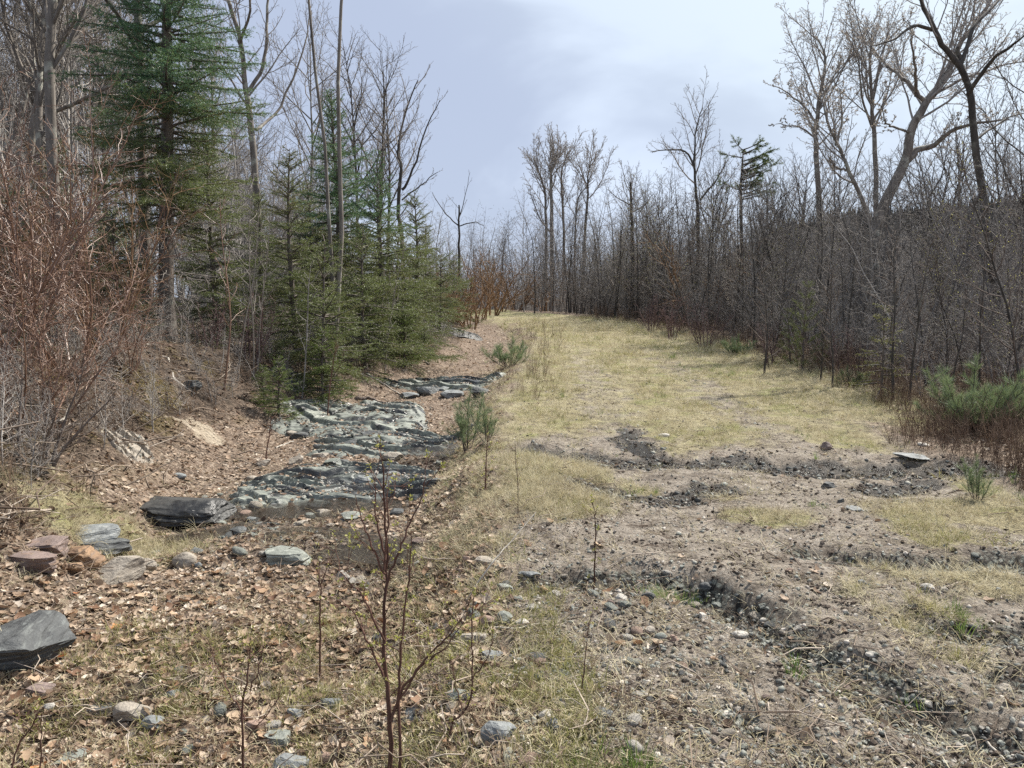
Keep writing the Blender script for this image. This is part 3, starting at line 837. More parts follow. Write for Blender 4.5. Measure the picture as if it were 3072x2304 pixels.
# ---- scattered cover (points that carry a small mesh each)
_SRC = bpy.data.collections.new("cover_pieces")      # holds the small source meshes; not linked to the scene
def scatter(name, label, P, R, S, T, variants, rng, cat=None, kind='stuff'):
    """variants: meshes; P points, R eulers, S scale (n,3), T tint"""
    n = len(P)
    P = np.asarray(P, np.float32)
    me = bpy.data.meshes.new(name); me.vertices.add(n); me.vertices.foreach_set("co", P.ravel())
    def put(nm, ty, arr, key):
        a = me.attributes.new(nm, ty, 'POINT'); a.data.foreach_set(key, np.ascontiguousarray(arr).ravel())
    put('rot', 'FLOAT_VECTOR', np.asarray(R, np.float32), 'vector'); put('scl', 'FLOAT_VECTOR', np.asarray(S, np.float32), 'vector')
    put('tint', 'FLOAT', np.asarray(T, np.float32), 'value'); put('pick', 'INT', rng.integers(0, len(variants), n).astype(np.int32), 'value')
    o = link(name, me)
    coll = bpy.data.collections.new(name + "_pieces")
    for v in variants:
        so = bpy.data.objects.new(name, v); coll.objects.link(so)
    ng = bpy.data.node_groups.new(name, 'GeometryNodeTree')
    ng.interface.new_socket("Geometry", in_out='INPUT', socket_type='NodeSocketGeometry')
    ng.interface.new_socket("Geometry", in_out='OUTPUT', socket_type='NodeSocketGeometry')
    N, Lk = ng.nodes, ng.links
    gi, go = N.new('NodeGroupInput'), N.new('NodeGroupOutput')
    ci = N.new('GeometryNodeCollectionInfo'); ci.inputs['Collection'].default_value = coll
    ci.inputs['Separate Children'].default_value = True; ci.inputs['Reset Children'].default_value = True
    ip = N.new('GeometryNodeInstanceOnPoints'); ip.inputs['Pick Instance'].default_value = True
    def na(nm, ty):
        x = N.new('GeometryNodeInputNamedAttribute'); x.data_type = ty; x.inputs['Name'].default_value = nm; return x.outputs['Attribute']
    e2r = N.new('FunctionNodeEulerToRotation')
    Lk.new(na('rot', 'FLOAT_VECTOR'), e2r.inputs[0]); Lk.new(e2r.outputs[0], ip.inputs['Rotation'])
    Lk.new(na('scl', 'FLOAT_VECTOR'), ip.inputs['Scale']); Lk.new(na('pick', 'INT'), ip.inputs['Instance Index'])
    Lk.new(gi.outputs[0], ip.inputs['Points']); Lk.new(ci.outputs[0], ip.inputs['Instance']); Lk.new(ip.outputs[0], go.inputs[0])
    md = o.modifiers.new("cover", 'NODES'); md.node_group = ng
    return tag(o, label, cat, None, kind)

def blade_tuft(rng, n, hgt, spread, lean, w, mat, segs=2):
    V, Fq = [], []
    for k in range(n):
        az = rng.uniform(0, 6.28); a2 = az + rng.normal(0, .5); L = hgt * rng.uniform(.5, 1.2); ln = lean * rng.uniform(.5, 1.4)
        o = np.array([math.cos(az), math.sin(az), 0]) * spread * math.sqrt(rng.uniform()); dr = np.array([math.cos(a2), math.sin(a2), 0])
        sd = np.array([-dr[1], dr[0], 0]) * w * rng.uniform(.7, 1.3); b = len(V)
        for i in range(segs + 1):
            u = i / segs; c = o + dr * L * math.sin(ln) * u ** 1.4 + np.array([0, 0, L * math.cos(ln) * (u - .35 * ln * u * u)])
            ww = sd * (1 - .8 * u); V += [c - ww, c + ww]
        for i in range(segs): Fq.append([b + 2 * i, b + 2 * i + 1, b + 2 * i + 3, b + 2 * i + 2])
    return mesh_np("tuft", V, Fq, None, mat, False)

def leaf_mesh(rng, mat, lobed=False):
    n = 5; V, Fq = [], []
    curl = rng.uniform(.2, 1.1); fold = rng.uniform(.05, .5); tw = rng.normal(0, .4)
    for i in range(n + 1):
        u = i / n; w = .33 * math.sin(math.pi * min(1, u * .96 + .03)) ** .8 + .012
        if lobed: w *= 1.25 if i in (2, 4) else .72
        a = curl * (u - .5) * 2.0; x = math.sin(a) / max(curl, .2) * .5; z = (1 - math.cos(a)) / max(curl, .2) * .5
        for sgn in (-1, 0, 1):
            yy = sgn * w; zz = z + abs(sgn) * w * fold + sgn * w * tw * (u - .5) + rng.normal(0, .015)
            V.append([x, yy, zz])
    for i in range(n):
        for j in range(2):
            a = 3 * i + j; Fq.append([a, a + 1, a + 4, a + 3])
    V = np.array(V); V[:, 2] -= V[:, 2].min()
    return mesh_np("leaf", V, Fq, None, mat, True)

def pebble(rng, seed, mat, sub=2, angular=True):
    return rock_mesh(seed, 1, rng.uniform(.65, .95), rng.uniform(.4, .7), sub, 6, 0, .08, 'angular' if angular else 'round', mat)
# ------------------------------------------------------------------ ground: one sheet, split into the lane, the ditch and the rest
def build_ground():
    step = 2.1 / F_PX
    azs = list(np.arange(-math.radians(40), math.radians(40), step))
    fine0, fine1 = azs[0], azs[-1]
    azs = list(np.arange(fine0 - math.radians(6), fine0 - 1e-6, math.radians(.4))) + azs + list(np.arange(fine1 + math.radians(.4), fine1 + math.radians(6), math.radians(.4)))
    coarse = np.arange(azs[-1] + math.radians(3), azs[0] + 2 * math.pi - math.radians(1), math.radians(3.2))
    azs = np.array(azs + list(coarse))
    rs = [.05, .5, 1.0, 1.4]; r = 1.7
    while r < 900:
        rs.append(r)
        dr = r * r / (CAM_H * F_PX) * 2.1
        r += min(max(dr, .012), r * (.011 if r < 30 else .03 if r < 90 else .12))
    rs = np.array(rs); na, nr = len(azs), len(rs)
    Rg, Ag = np.meshgrid(rs, azs, indexing='ij')
    X = Rg * np.sin(Ag); Y = Rg * np.cos(Ag)
    Z = height(X, Y)
    far = sstep(120, 300, Rg); Z = Z * (1 - far) + (-6) * far
    idx = np.arange(nr * na).reshape(nr, na); nx = np.roll(idx, -1, 1)
    Fq = np.stack([idx[:-1], idx[1:], nx[1:], nx[:-1]], -1).reshape(-1, 4)[:, ::-1]
    V = np.stack([X, Y, Z], -1).reshape(-1, 3)
    mk = masks(V[:, 0], V[:, 1])
    sc = mk['s'][Fq].mean(1); qc = mk['q'][Fq].mean(1)
    L = EDGE_L(V[:, 1]); wd = D_WID(V[:, 1]); bankside = (V[:, 0] * 0 + (L - V[:, 0]) - .8 - wd)[Fq].mean(1)
    yc = V[Fq][:, :, 1].mean(1); rc = np.hypot(V[Fq][:, :, 0].mean(1), yc)
    infront = (yc > -8) & (yc < 62)
    road = (sc < 0) & (qc < 0) & infront
    ditch = (sc >= 0) & (bankside < .4) & infront
    bank = (bankside >= .4) & (bankside < 2.6) & infront
    for nm, sel, lab in (('dirt_track', road, None), ('ditch', ditch, None), ('bank', bank, None), ('ground', ~(road | ditch | bank), None)):
        fs = Fq[sel]; u, inv = np.unique(fs, return_inverse=True)
        me = mesh_np(nm, V[u], inv.reshape(-1, 4), None, M['ground'], True)
        mk['bank'] = np.maximum(mk['bank'], sstep(1.9, 2.4, V[:, 0] * 0 + (L - V[:, 0]) - wd)) if nm == 'dirt_track' else mk['bank']
        for k in ('grass', 'gravel', 'mud', 'litter', 'wet', 'bare', 'road', 'bank'):
            a = me.attributes.new(k, 'FLOAT', 'POINT'); a.data.foreach_set('value', mk[k][u].astype(np.float32))
        o = link(nm, me); tag(o, kind='structure')
build_ground()

def build_hill():
    az = np.radians(np.linspace(-70, 110, 180)); rr = np.linspace(0, 1, 24)
    A, Rr = np.meshgrid(az, rr, indexing='ij')
    ridge = 46 + 9 * np.sin(A * 2.2 + 1.1) + 4 * fbm(A * 4, A * 0, 3, 3) - 44 * sstep(.42, .16, A)
    dist = 330 + 260 * Rr
    z = -9 + (ridge + 9) * sstep(0, .8, Rr) + 2.5 * pnoise(A * 40, Rr * 9, 5)
    V = np.stack([dist * np.sin(A), dist * np.cos(A), z], -1).reshape(-1, 3)
    idx = np.arange(len(V)).reshape(180, 24)
    Fq = np.stack([idx[:-1, :-1], idx[1:, :-1], idx[1:, 1:], idx[:-1, 1:]], -1).reshape(-1, 4)
    tag(link('hill', mesh_np('hill', V, Fq[:, ::-1], None, M['hill'])), kind='structure')
    # woods on the hill, one mass
    rng = np.random.default_rng(77)
    n = 5200
    a = rng.uniform(math.radians(14), math.radians(75), n); u = rng.uniform(0, .9, n) ** .7
    ridge = 46 + 9 * np.sin(a * 2.2 + 1.1) + 4 * fbm(a * 4, a * 0, 3, 3) - 44 * sstep(.42, .16, a)
    d = 330 + 260 * u; z = -9 + (ridge + 9) * sstep(0, .8, u) + 2.5 * pnoise(a * 40, u * 9, 5) - .5
    cones = []
    for s in range(3):
        r2 = np.random.default_rng(s); Vc, Fc = [], []
        for k in range(5):
            h0, rad = 1.2 + k * 1.7, 2.0 - k * .38; b = len(Vc)
            for j in range(7):
                q = j * 6.283 / 7 + k; rj = rad * r2.uniform(.6, 1.2); Vc.append([rj * math.cos(q), rj * math.sin(q), h0 + r2.normal(0, .25)])
            Vc.append([0, 0, h0 + 3.0])
            Fc += [[b + j, b + (j + 1) % 7, b + 7] for j in range(7)]
        cones.append(mesh_np("conifer", Vc, None, Fc, M['hillneedle'], False))
    s = rng.uniform(.7, 1.35, (n, 1)) * np.array([[1, 1, 1]])
    scatter('hill_forest', 'dark woods covering the distant hill behind the bare trees', np.stack([d * np.sin(a), d * np.cos(a), z], 1),
            np.stack([0 * a, 0 * a, rng.uniform(0, 6.28, n)], 1), s, rng.uniform(0, 1, n), cones, rng)
build_hill()
# ------------------------------------------------------------------ trees
def spot(px, y):
    d = ray(px, 340); x = d[0] / d[1] * y
    return x, y, H(x, y)

def top_h(px, py, y):
    x, yy, z = spot(px, y)
    return along(px, py, y)[2] - z

def put(t, px, y, rz=0.0, sink=.05, scale=None):
    x, yy, z = spot(px, y); t.location = (x, yy, z - sink); t.rotation_euler = (0, 0, rz)
    if scale: t.scale = (scale,) * 3
    return t

# ---- conifers of the left-hand wood
GRP_S = 'evergreens along the left bank'
t = make_conifer('spruce_tree', 'tallest dark spruce on the left bank, its top cut by the photo edge', 'spruce', 11, 9.7, .125,
                 lambda h: min(1.4, .235 * 9.7 * (1 - h) + .10), M['needle_blue'], keep=.95, gap=.16, per=7, droop=.22, low=.20, twig_gap=.062, per_m=90, nl=.036, nw=.0095, dead=26,
                 nm_low=(M['needle_hemlock'], .36), pitch=(.75, -.10), group=GRP_S)
put(t, 167, 12.5)
t = make_conifer('spruce_tree', 'dark blue-green pointed spruce behind the thin leaning trunk', 'spruce', 12, top_h(338, 86, 20), .12,
                 lambda h: min(1.35, .36 * 7 * (1 - h) + .08), M['needle_blue'], keep=.85, gap=.20, per=7, low=.08, per_m=75, nl=.045, nw=.013, dead=6,
                 nm_low=(M['needle_brown'], .42), group=GRP_S)
put(t, 338, 20)
t = make_conifer('spruce_tree', 'spruce at the right end of the evergreens with bright green top', 'spruce', 13, top_h(383, 157, 18.5), .10,
                 lambda h: min(1.55, .46 * 5 * (1 - h) + .08), M['needle_blue'], keep=.85, gap=.18, per=7, low=.05, per_m=80, nl=.042, nw=.012,
                 nm_low=(M['needle_hemlock'], .62), group=GRP_S)
put(t, 383, 18.5)
hem = make_conifer('hemlock_tree', 'olive-green bushy hemlock left of the pointed spruce', 'hemlock', 14, 3.9, .06,
                   lambda h: .95 * (1 - h) ** .75 + .12, M['needle_hemlock'], keep=.8, gap=.15, per=6, low=.05, droop=.55, pitch=(.6, .15), twig_gap=.06, per_m=80,
                   nl=.028, nw=.011, twl=.42, group='hemlocks under the left wood', dead=5)
put(hem, 296, 14.6)
hem2 = make_conifer('hemlock_tree', 'low olive hemlock filling the gap under the spruces', 'hemlock', 15, 2.7, .04,
                    lambda h: 1.0 * (1 - h) ** .6 + .12, M['needle_hemlock'], keep=.8, gap=.15, per=6, low=.03, droop=.6, pitch=(.6, .15), twig_gap=.06, per_m=80,
                    nl=.028, nw=.011, twl=.45, group='hemlocks under the left wood')
put(hem2, 326, 13.8)
for px, y, src, sc, rz, lab in (
        (216, 13.6, hem, .92, 1.2, 'olive hemlock growing just right of the tall spruce trunk'),
        (416, 21.5, hem, 1.08, 2.2, 'hemlock at the wood edge where the treeline drops to the lane'),
        (365, 16.4, hem2, 1.12, .6, 'hemlock in front of the bright-topped spruce'),
        (440, 25.5, hem2, 1.05, 3.9, 'small hemlock nearest the far bend of the lane'),
        (262, 17.5, hem, .85, 4.4, 'hemlock in deep shade between the forked tree and the spruce'),
        (398, 20.2, hem2, 1.2, 5.1, 'broad hemlock skirting the foot of the last spruce'),
        (428, 29.0, hem, .95, 0.3, 'far hemlock at the back of the left treeline'),
        (110, 15.5, hem, .9, 2.9, 'hemlock half hidden behind the red shrubs'),
        (120, 12.2, hem2, .75, 1.9, 'low hemlock left of the twin trunks'),
        (18, 12.0, hem2, .9, 2.2, 'hemlock at the left photo edge behind red stems'),
        (64, 19.5, hem, 1.2, 5.5, 'hemlock far back in the left wood'),
        (310, 21.5, hem, 1.05, 3.3, 'hemlock behind the leaning pale stems'),
        (455, 33.0, hem2, 1.1, 1.0, 'last small hemlock before the lane curves away')):
    put(dup(src, (0, 0, 0), 0, sc, lab), px, y, rz)
young = make_conifer('young_spruce', 'small bright green spruce on the edge of the bank', 'young spruce', 16, .95, .018,
                     lambda h: .36 * (1 - h) + .06, M['needle_young'], gap=.075, per=5, low=.05, droop=.3, pitch=(.7, .1), twig_gap=.035, per_m=170,
                     nl=.018, nw=.0045, twl=.45, group='small young spruces')
put(young, 277, 11.6)
for px, y, sc, rz, lab in ((262, 11.9, .7, 2.0, 'smallest spruce crouching left of the bright green one'),
                           (322, 13.0, 1.35, .8, 'bright drooping spruce sapling on the crest right of the pale stems'),
                           (404, 18.0, 1.6, 3.5, 'young spruce at the brow where the leaf slope begins'),
                           (424, 19.5, .9, 4.8, 'knee-high spruce at the top of the leaf slope'),
                           (22, 8.9, .8, 5.2, 'young spruce tangled in the red shrubs at the left edge')):
    put(dup(young, (0, 0, 0), 0, sc, lab), px, y, rz)

# ---- pines, young
pine = make_plume('young_pine', 'feathery young pine standing in the ditch beside the lane', 'young pine', 21, 5, .82, .30, M['needle_pine'], nl=.105, group='young pines')
x, y, z = at(467, 452); pine.location = (x, y, z - .03)
p2 = dup(pine, (0, 0, 0), 2.1, .66, 'second smaller pine growing right beside the ditch pine'); x, y, z = at(486, 442); p2.location = (x, y, z - .03)
bush = make_plume('young_pine', 'low round pine bush on the left rim of the lane', 'young pine', 22, 11, .72, .62, M['needle_pine'], nl=.13, per_m=360, nw=.004, group='young pines')
x, y, z = at(509, 366); bush.location = (x, y, z - .05)
vp = make_pine('young_pine', 'slim yellow-green pine before the dark thicket', 'young pine', 23, 1.75, .50, M['needle_hemlock'], nl=.06, whorls=8, per=5, dens=.7, nw=.005, group='young pines')
x, y, z = at(803, 371); vp.location = (x, y, z - .05); vp.scale = (.98, .98, 1.05)
bp = make_plume('young_pine', 'broad soft green pine at the right edge of the clearing', 'young pine', 24, 24, .95, .58, M['needle_pine'], nl=.11, per_m=400, nw=.0036, group='young pines')
x, y, z = at(972, 432); bp.location = (x, y, z - .05); bp.scale = (1, 1, 1)
for px, py, src, sc, rz, lab in ((736, 355, bush, .75, 1.1, 'rounded pine in the dead weeds left of the slim pine'),
                                 (1006, 424, bp, .6, 2.4, 'pine just behind the broad pine at the right edge'),
                                 (976, 500, pine, .5, .9, 'wispy pine seedling among weeds near the right edge'),
                                 (850, 386, bush, .55, 2.9, 'low pine between the slim pine and the yellow sapling'),
                                 (790, 362, vp, .7, 2.0, 'small pine touching the slim pine')):
    x, y, z = at(px, py); dup(src, (x, y, z - .04), rz, sc, lab)
yel = make_conifer('hemlock_sapling', 'sunlit yellow-green hemlock sapling beside the right weeds', 'sapling', 25, 1.5, .02, lambda h: .5 * (1 - h) ** .7 + .08,
                   M['needle_yellow'], gap=.17, per=4, low=.12, droop=.6, pitch=(.5, .1), twig_gap=.06, per_m=75, nl=.022, nw=.007, twl=.45)
x, y, z = at(880, 398); yel.location = (x, y, z - .04)
# flat-topped dark pine standing above the thicket
up = thing('umbrella_pine', 'dark flat-topped pine rising above the right thicket', 'pine')
rng = np.random.default_rng(31)
hh = top_h(738, 148, 29)
tp = np.array([[0, 0, 0], [.05, 0, hh * .4], [-.05, .05, hh * .8], [0, 0, hh]])
lines, A, B = [], [], []
for k in range(34):
    f = rng.uniform(.72, 1.0); o = np.array([0, 0, hh * f]); az = rng.uniform(-1.2, 1.2) if rng.uniform() < .72 else rng.uniform(0, 6.28)
    L = rng.uniform(.5, 1.35) * (1.15 - .5 * (f - .72) / .28); d = np.array([math.cos(az), math.sin(az), rng.uniform(.02, .4)])
    u = np.linspace(0, 1, 5)[:, None]; P = o + d * L * u; P[:, 2] += .12 * u[:, 0] ** 2
    lines.append((P, .02 * (1 - u[:, 0]) + .006))
    for q in range(7):
        g = rng.uniform(.35, 1) * 4; i = min(int(g), 3); c = P[i] + (P[i + 1] - P[i]) * (g - i); e = c + unit(d + rng.normal(0, .6, 3)) * rng.uniform(.12, .28)
        A.append(c); B.append(e)
link('trunk', tube_mesh('trunk', [(tp, np.array([.10, .08, .05, .02]))], 7, M['bark_dark']), up)
link('boughs', tube_mesh('boughs', lines, 4, M['bark_dark']), up)
V, ti, _ = needles(rng, np.array(A), np.array(B), 260, .10, .012, .8, .9)
link('needles', mesh_np('needles', V, None, np.arange(len(V) * 3).reshape(-1, 3), M['needle_spruce'], False, np.repeat(ti, 3)), up)
put(up, 738, 29)

# ---- big bare trees of the left wood
GRP_L = 'tall bare trees of the left wood'
tall = []
TS = [forest_spec('tall'), forest_spec('tall')]; TS[1].update(start=[.62, .18, .15], n=[18, 10, 6], len=[.22, .36, .42])
for k in range(5):
    tt, _ = make_tree('bare_tree', 'tall bare grey tree', 'tree', 100 + k, [15, 13, 16, 12, 14][k], [.12, .055, .13, .045, .09][k], 'tall',
                      M['bark_grey'], M['twig_pale'] if k % 2 else M['twig_grey'], lean=[(.02, 0), (-.03, .02), (.0, .03), (.05, 0), (-.02, -.03)][k], group=GRP_L, S=TS[k % 2])
    tall.append(tt)
heroL = [(0, 66, 17, .3, 1.15, 'thick dark trunk rising behind the red shrubs at the left'),
         (4, 149, 13.4, 1.9, 1.05, 'grey trunk standing close left of the tall spruce trunk'),
         (1, 331, 15.0, 2.5, 1.0, 'thin straight trunk in front of the pointed spruce'),
         (3, 342, 17.0, 4.0, 1.15, 'slim trunk just right of the thin straight one'),
         (2, 20, 21, 5.0, 1.0, 'grey tree at the left photo edge above the red shrubs')]
for k, px, y, rz, sc, lab in heroL:
    put(tall[k], px, y, rz, .1, sc); tall[k]['label'] = lab
# forked tree with its crown against the sky
def hero(name, label, y, pxs, r0, r1, seed, S=None, barkm=None, twigm=None, flowers=0, base=None, subs=(), group=None):
    """tree whose trunk and main limbs follow given directions at forward distance y; limbs are given as further polylines"""
    rng = np.random.default_rng(seed)
    S = S or forest_spec('vase')
    pts = [along(px, py, y + dy) for px, py, dy in pxs]
    o = np.array([pts[0][0], pts[0][1], H(pts[0][0], pts[0][1]) - .08])
    pts = [o] + [p for p in pts[1:]]
    t = thing(name, label, 'tree', tuple(o), group=group)
    out = [[] for _ in S['seg']]
    def dense(P):
        P = np.array(P); n = max(3, len(P) * 3); u = np.linspace(0, len(P) - 1, n); i = np.minimum(u.astype(int), len(P) - 2); f = (u - i)[:, None]
        # catmull-rom through the given points
        pm = P[np.maximum(i - 1, 0)]; p0 = P[i]; p1 = P[i + 1]; p2 = P[np.minimum(i + 2, len(P) - 1)]
        Q = .5 * (2 * p0 + (p1 - pm) * f + (2 * pm - 5 * p0 + 4 * p1 - p2) * f ** 2 + (3 * p0 - pm - 3 * p1 + p2) * f ** 3)
        Q[1:-1] += rng.normal(0, .015, (n - 2, 3)); return Q
    main = dense([p - o for p in pts])
    grow(out, rng, None, None, 1, r0, 0, S, r1=r1, path=main)
    link('trunk', tube_mesh('trunk', out[0], 9, barkm or M['bark_dark']), t)
    allout = [l for l in out[1:]]
    for (sp, ra, rb, n0) in subs:
        P = dense([along(px, py, y + dy) - o for px, py, dy in sp])
        so = [[] for _ in S['seg']]
        S2 = dict(S); S2['n'] = [n0] + S['n'][1:]; S2['start'] = [.25] + S['start'][1:]; S2['len'] = [S.get('sublen', .3)] + S['len'][1:]; S2['shape'] = lambda q: 1.05 - .5 * q
        grow(so, rng, None, None, 1, ra, 0, S2, r1=rb, path=P)
        link('limb', tube_mesh('limb', so[0], 7, barkm or M['bark_dark']), t)
        for a, b in zip(allout, so[1:]): a += b
    link('crown', tube_mesh('crown', allout, [5, 4, 3][:len(allout)], twigm or M['twig_dark']), t)
    if flowers: link('buds', bud_mesh('buds', rng, allout[-1], flowers, .030, M['flower'], 3), t)
    return t
Sv = forest_spec('vase'); Sv.update(n=[14, 10, 6], len=[.26, .36, .42], rel=True, start=[.45, .2, .12])
hero('forked_tree', 'tall tree forking high above the wood left of the open sky', 24, [(262, 352, 0), (258, 250, 0), (256, 190, 0), (250, 120, 0), (246, 88, 0), (240, 40, 0), (226, -10, 0), (214, -50, 0)],
     .125, .035, 41, Sv, M['bark_grey'], M['twig_grey'],
     subs=[([(247, 92, 0), (262, 70, .3), (266, 40, .4), (268, 0, .6), (276, -50, .6)], .065, .02, 9), ([(240, 45, 0), (250, 10, -.5), (248, -40, -.8)], .05, .015, 7),
           ([(256, 130, 0), (278, 110, 1), (300, 60, 1.5), (312, 10, 2)], .05, .012, 8)])
hero('bare_tree', 'bare tree leaning out over the lane from the left treeline', 27, [(404, 330, 0), (402, 240, 0), (398, 210, 0), (401, 170, 0), (398, 150, .2), (406, 110, .4), (418, 80, .6)],
     .085, .014, 42, Sv, M['bark_dark'], M['twig_grey'],
     subs=[([(402, 190, 0), (412, 172, 0), (424, 135, .3), (440, 100, .5)], .05, .01, 9), ([(402, 200, 0), (420, 186, -.4), (438, 172, -.8)], .03, .008, 6)], group=GRP_L)
for px, y, top, seed, lab in ((362, 30, 30, 43, 'leftmost of the slim trees against the sky'), (374, 31, 42, 44, 'straightest of the slim trees against the sky'),
                              (388, 33, 62, 45, 'rightmost of the slim trees against the sky')):
    hgt = top_h(px, top, y)
    tt, _ = make_tree('bare_tree', lab + ' above the left evergreens', 'tree', seed, hgt, .085, 'tall', M['bark_dark'], M['twig_grey'], group=GRP_L)
    put(tt, px, y, seed)
Sd = forest_spec('vase'); Sd.update(n=[4, 5, 3], len=[.3, .34, .4], start=[.5, .2, .12])
hero('dead_tree', 'broken snag with two crooked limbs at the far end of the lane', 37, [(459, 322, 0), (459, 260, 0), (459, 225, 0), (459, 205, 0)], .065, .035, 46, Sd, M['bark_dark'], M['twig_dark'],
     subs=[([(459, 226, 0), (446, 214, 0), (432, 192, .3)], .035, .01, 4), ([(460, 226, 0), (474, 222, 0), (484, 226, .2)], .03, .012, 3), ([(460, 215, 0), (464, 200, 0), (470, 172, .2)], .025, .006, 5)])

# ---- the far pair of maples at the end of the lane
Sm = forest_spec('vase'); Sm.update(n=[18, 15, 9], len=[.30, .34, .42], start=[.38, .15, .1], tip=.007, end=.99)
Sm['ang'] = [.55, .55, .7]
hero('maple_tree', 'multi-stemmed bare maple, the tallest tree beyond the lane', 50, [(551, 318, 0), (552, 230, 0), (551, 180, 0), (552, 172, 0), (558, 152, .5)], .15, .02, 51, Sm, M['bark_grey'], M['twig_grey'], 1,
     subs=[([(546, 318, .5), (546, 230, .5), (545, 195, .5), (540, 175, .5), (534, 160, .5)], .11, .02, 14), ([(563, 318, .8), (564, 240, .8), (562, 195, .8), (562, 170, .8), (568, 152, 1)], .11, .018, 14),
           ([(550, 232, 0), (538, 215, 0), (530, 190, -.6)], .06, .01, 10)])
hero('maple_tree', 'slimmer bare maple right of the tallest one beyond the lane', 51, [(582, 318, 0), (585, 230, 0), (588, 195, 0), (588, 175, 0), (592, 158, .5)], .11, .015, 52, Sm, M['bark_dark'], M['twig_grey'], 1,
     subs=[([(574, 318, 0), (575, 240, 0), (578, 200, 0), (587, 186, 0)], .08, .02, 6)])

# ---- big bare trees on the right
Sr = forest_spec('vase'); Sr.update(n=[16, 13, 10], len=[.30, .36, .42], start=[.42, .2, .12])
hero('maple_tree', 'upright budding maple standing left of the leaning fork', 26, [(822, 352, 0), (820, 260, 0), (818, 180, 0), (816, 130, 0), (821, 90, 0), (826, 60, .3), (816, 36, .5)], .115, .014, 61, Sr, M['bark_grey'], M['twig_dark'], 2,
     subs=[([(818, 128, 0), (806, 108, 0), (786, 92, .5), (772, 84, 1)], .045, .008, 11), ([(818, 140, 0), (800, 128, -.5), (776, 124, -1)], .035, .008, 8), ([(818, 110, 0), (832, 80, .5), (842, 60, .8)], .042, .008, 10)], group='budding maples on the right')
hero('maple_tree', 'straight budding maple seen between the two leaning stems', 25, [(876, 352, 0), (876, 216, 0), (874, 139, 0), (872, 100, 0), (870, 62, 0), (872, 30, .3)], .095, .014, 62, Sr, M['bark_grey'], M['twig_dark'], 2,
     subs=[([(874, 120, 0), (886, 98, .4), (892, 70, .8)], .04, .008, 10), ([(874, 130, 0), (862, 100, -.4), (858, 60, -.6), (850, 40, -.8)], .04, .008, 11)], group='budding maples on the right')
hero('maple_tree', 'big leaning maple with thick fork and budding crown', 20.5, [(850, 375, 0), (864, 290, 0), (880, 216, 0), (904, 163, 0), (911, 133, 0), (926, 102, 0), (946, 76, .4), (960, 46, .7), (984, 10, 1), (1000, -16, 1.2)], .165, .02, 63, Sr, M['bark_grey'], M['twig_dark'], 2,
     subs=[([(908, 160, 0), (918, 150, 0), (933, 146, 0), (951, 131, -.4), (975, 124, -.8), (1012, 120, -1.4)], .095, .012, 11),
           ([(925, 102, 0), (914, 90, 0), (897, 74, .4), (880, 58, .8), (868, 40, 1)], .06, .008, 12), ([(916, 96, 0), (916, 78, -.4), (913, 50, -.8), (908, 20, -1)], .05, .008, 10),
           ([(911, 132, 0), (895, 127, -.4), (886, 122, -.7), (880, 105, -1)], .035, .008, 9), ([(935, 94, 0), (966, 78, .6), (1000, 66, 1.2), (1030, 60, 1.6)], .042, .008, 10)], group='budding maples on the right')
hero('maple_tree', 'left-leaning crooked stem rising from the foot of the big fork', 20.2, [(880, 372, 0), (878, 280, 0), (869, 219, 0), (850, 172, 0), (838, 148, 0), (826, 118, 0), (822, 100, .3)], .078, .010, 64, Sr, M['bark_grey'], M['twig_dark'], 2,
     subs=[([(849, 170, 0), (838, 168, 0), (829, 160, -.4)], .035, .01, 5), ([(836, 145, 0), (842, 118, .4), (840, 90, .8)], .04, .01, 8)], group='budding maples on the right')
Sl = forest_spec('vase'); Sl.update(n=[9, 9, 6], len=[.20, .36, .42], start=[.5, .2, .12])
hero('leaning_tree', 'tall dark trunk leaning left at the right edge with bent limbs', 16.8, [(1007, 374, 0), (999, 310, 0), (991, 256, 0), (982, 185, 0), (973, 123, 0), (964, 74, 0), (945, 49, 0), (933, 28, 0), (922, 0, 0), (918, -30, 0)], .098, .026, 65, Sl, M['bark_dark'], M['twig_dark'], 0,
     subs=[([(966, 80, 0), (960, 60, .1), (958, 47, .1)], .06, .04, 2), ([(934, 30, 0), (913, 26, -.3), (895, 38, -.6), (872, 46, -1)], .04, .01, 8), ([(960, 66, 0), (976, 24, .5), (999, 0, 1), (1020, -24, 1.4)], .05, .01, 11),
           ([(968, 95, 0), (990, 62, -.5), (1010, 48, -1), (1030, 30, -1.5)], .05, .01, 9), ([(976, 140, 0), (1000, 122, .6), (1030, 112, 1)], .03, .008, 7)])
hero('bare_tree', 'bare tree with a long left branch above the middle of the thicket', 33, [(697, 330, 0), (698, 230, 0), (696, 190, 0), (694, 160, 0), (696, 130, .3), (703, 108, .5)], .08, .010, 66, Sr, M['bark_dark'], M['twig_grey'], 0,
     subs=[([(695, 170, 0), (686, 152, 0), (668, 150, -.3), (650, 152, -.6)], .05, .01, 9), ([(700, 200, 0), (716, 180, .3), (728, 160, .6)], .05, .01, 8)])
hero('bare_tree', 'pollarded-looking bare tree at the left end of the right thicket', 36, [(633, 330, 0), (632, 240, 0), (631, 200, 0), (630, 182, 0)], .09, .04, 67, Sr, M['bark_dark'], M['twig_dark'], 0, subs=[([(630, 205, 0), (618, 198, .3), (608, 190, .5)], .03, .01, 8), ([(632, 212, 0), (645, 205, .3), (652, 195, .5)], .03, .01, 7)])
rt = []
